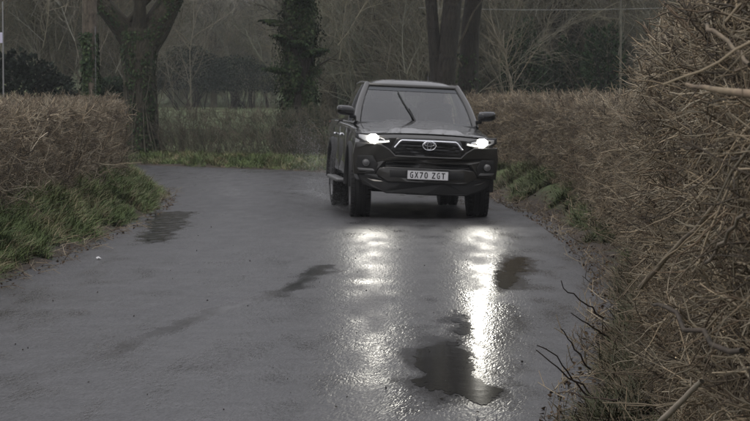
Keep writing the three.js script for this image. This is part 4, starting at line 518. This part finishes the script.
  // wheels
  const tyreG = (() => { const pr = [[0.235, -0.118], [0.27, -0.13], [0.33, -0.134], [0.365, -0.124], [0.382, -0.105], [0.386, -0.08], [0.374, -0.076], [0.374, -0.064], [0.388, -0.06], [0.389, -0.02], [0.376, -0.016], [0.376, 0.016], [0.389, 0.02], [0.388, 0.06], [0.374, 0.064], [0.374, 0.076], [0.386, 0.08], [0.382, 0.105], [0.365, 0.124], [0.33, 0.134], [0.27, 0.13], [0.235, 0.118]].map(([x, y]) => new THREE.Vector2(x, y)), g = new THREE.LatheGeometry(pr, 56); g.rotateZ(Math.PI / 2); const lugs = []; for (let k = 0; k < 44; k++) for (const sx of [-1, 1]) { const b = new THREE.BoxGeometry(0.05, 0.012, 0.03); b.translate(sx * 0.1, 0.386, 0); b.rotateX((k + (sx > 0 ? 0.5 : 0)) / 44 * Math.PI * 2); lugs.push(b); } return mergeGeometries([crease(g, 0.6), ...lugs.map((b) => b.toNonIndexed())]); })();
  const rimG = (() => { const L = new THREE.LatheGeometry([[0.215, 0.1], [0.238, 0.125], [0.243, 0.118], [0.23, 0.02], [0.23, -0.11], [0.24, -0.118]].map(([x, y]) => new THREE.Vector2(x, y)), 48); const list = [L.toNonIndexed()]; for (let k = 0; k < 6; k++) { const b = new RoundedBoxGeometry(0.075, 0.035, 0.19, 2, 0.012); b.translate(0, 0.085, 0.13); b.rotateY(k / 6 * Math.PI * 2); list.push(b.index ? b.toNonIndexed() : b); } const hub = new THREE.CylinderGeometry(0.065, 0.075, 0.05, 24); hub.translate(0, 0.09, 0); list.push(hub.toNonIndexed()); const disc = new THREE.CylinderGeometry(0.16, 0.16, 0.02, 32); disc.translate(0, 0.03, 0); list.push(disc.toNonIndexed()); const g = mergeGeometries(list); g.rotateZ(-Math.PI / 2); return g; })();
  for (const [x, z, steer] of [[-0.77, 0, -0.04], [0.77, 0, -0.04], [-0.775, -3.085, 0], [0.775, -3.085, 0]]) { const w = new THREE.Group(); w.name = 'wheel'; w.position.set(x, 0.386, z); w.rotation.y = steer + (x < 0 ? Math.PI : 0); truck.add(w); part('tyre', tyreG, rubber, w); part('rim', rimG, silver, w); }
  for (const s of [-1, 1]) bodyPart('mud_flap', box(0.26, 0.3, 0.012, s * 0.77, 0.37, -3.56, 0.004), black);
  bodyPart('tailgate', box(1.4, 0.56, 0.03, 0, 0.92, -4.315, 0.012), paint);
  for (const s of [-1, 1]) bodyPart('tail_light', box(0.12, 0.4, 0.03, s * 0.81, 0.96, -4.305, 0.012), phys({ color: rgb(0.25, 0.01, 0.01), roughness: 0.2 }));
  bodyPart('rear_bumper', box(1.7, 0.18, 0.14, 0, 0.55, -4.36, 0.03), chrome);
}

// fine spray thrown up behind the wheels
{ const r = rngOf(400), l = [], g = new THREE.OctahedronGeometry(0.0014, 0); for (let k = 0; k < 26000; k++) { const s = r() < 0.5 ? -1 : 1, q = Math.pow(r(), 0.8), z = (r() < 0.75 ? -3.6 : -0.6) - 3.6 * q, x = s * (0.85 + 0.55 * q * r() + 0.1 * (r() - 0.5)), y = 0.03 + (0.5 + 0.75 * q) * Math.pow(r(), 1.6); l.push(new THREE.Matrix4().makeTranslation(x, y, z).multiply(new THREE.Matrix4().makeScale(0.6 + r(), 0.6 + r(), 0.6 + r()))); }
  const o = instances('road_spray', g, phys({ color: rgb(0.8, 0.82, 0.84), roughness: 0.4 }), l, scene); o.position.copy(truck.position); o.rotation.copy(truck.rotation); o.userData.label = 'fine water spray thrown up beside and behind the pickup wheels'; }
renderer.render(scene, camera);
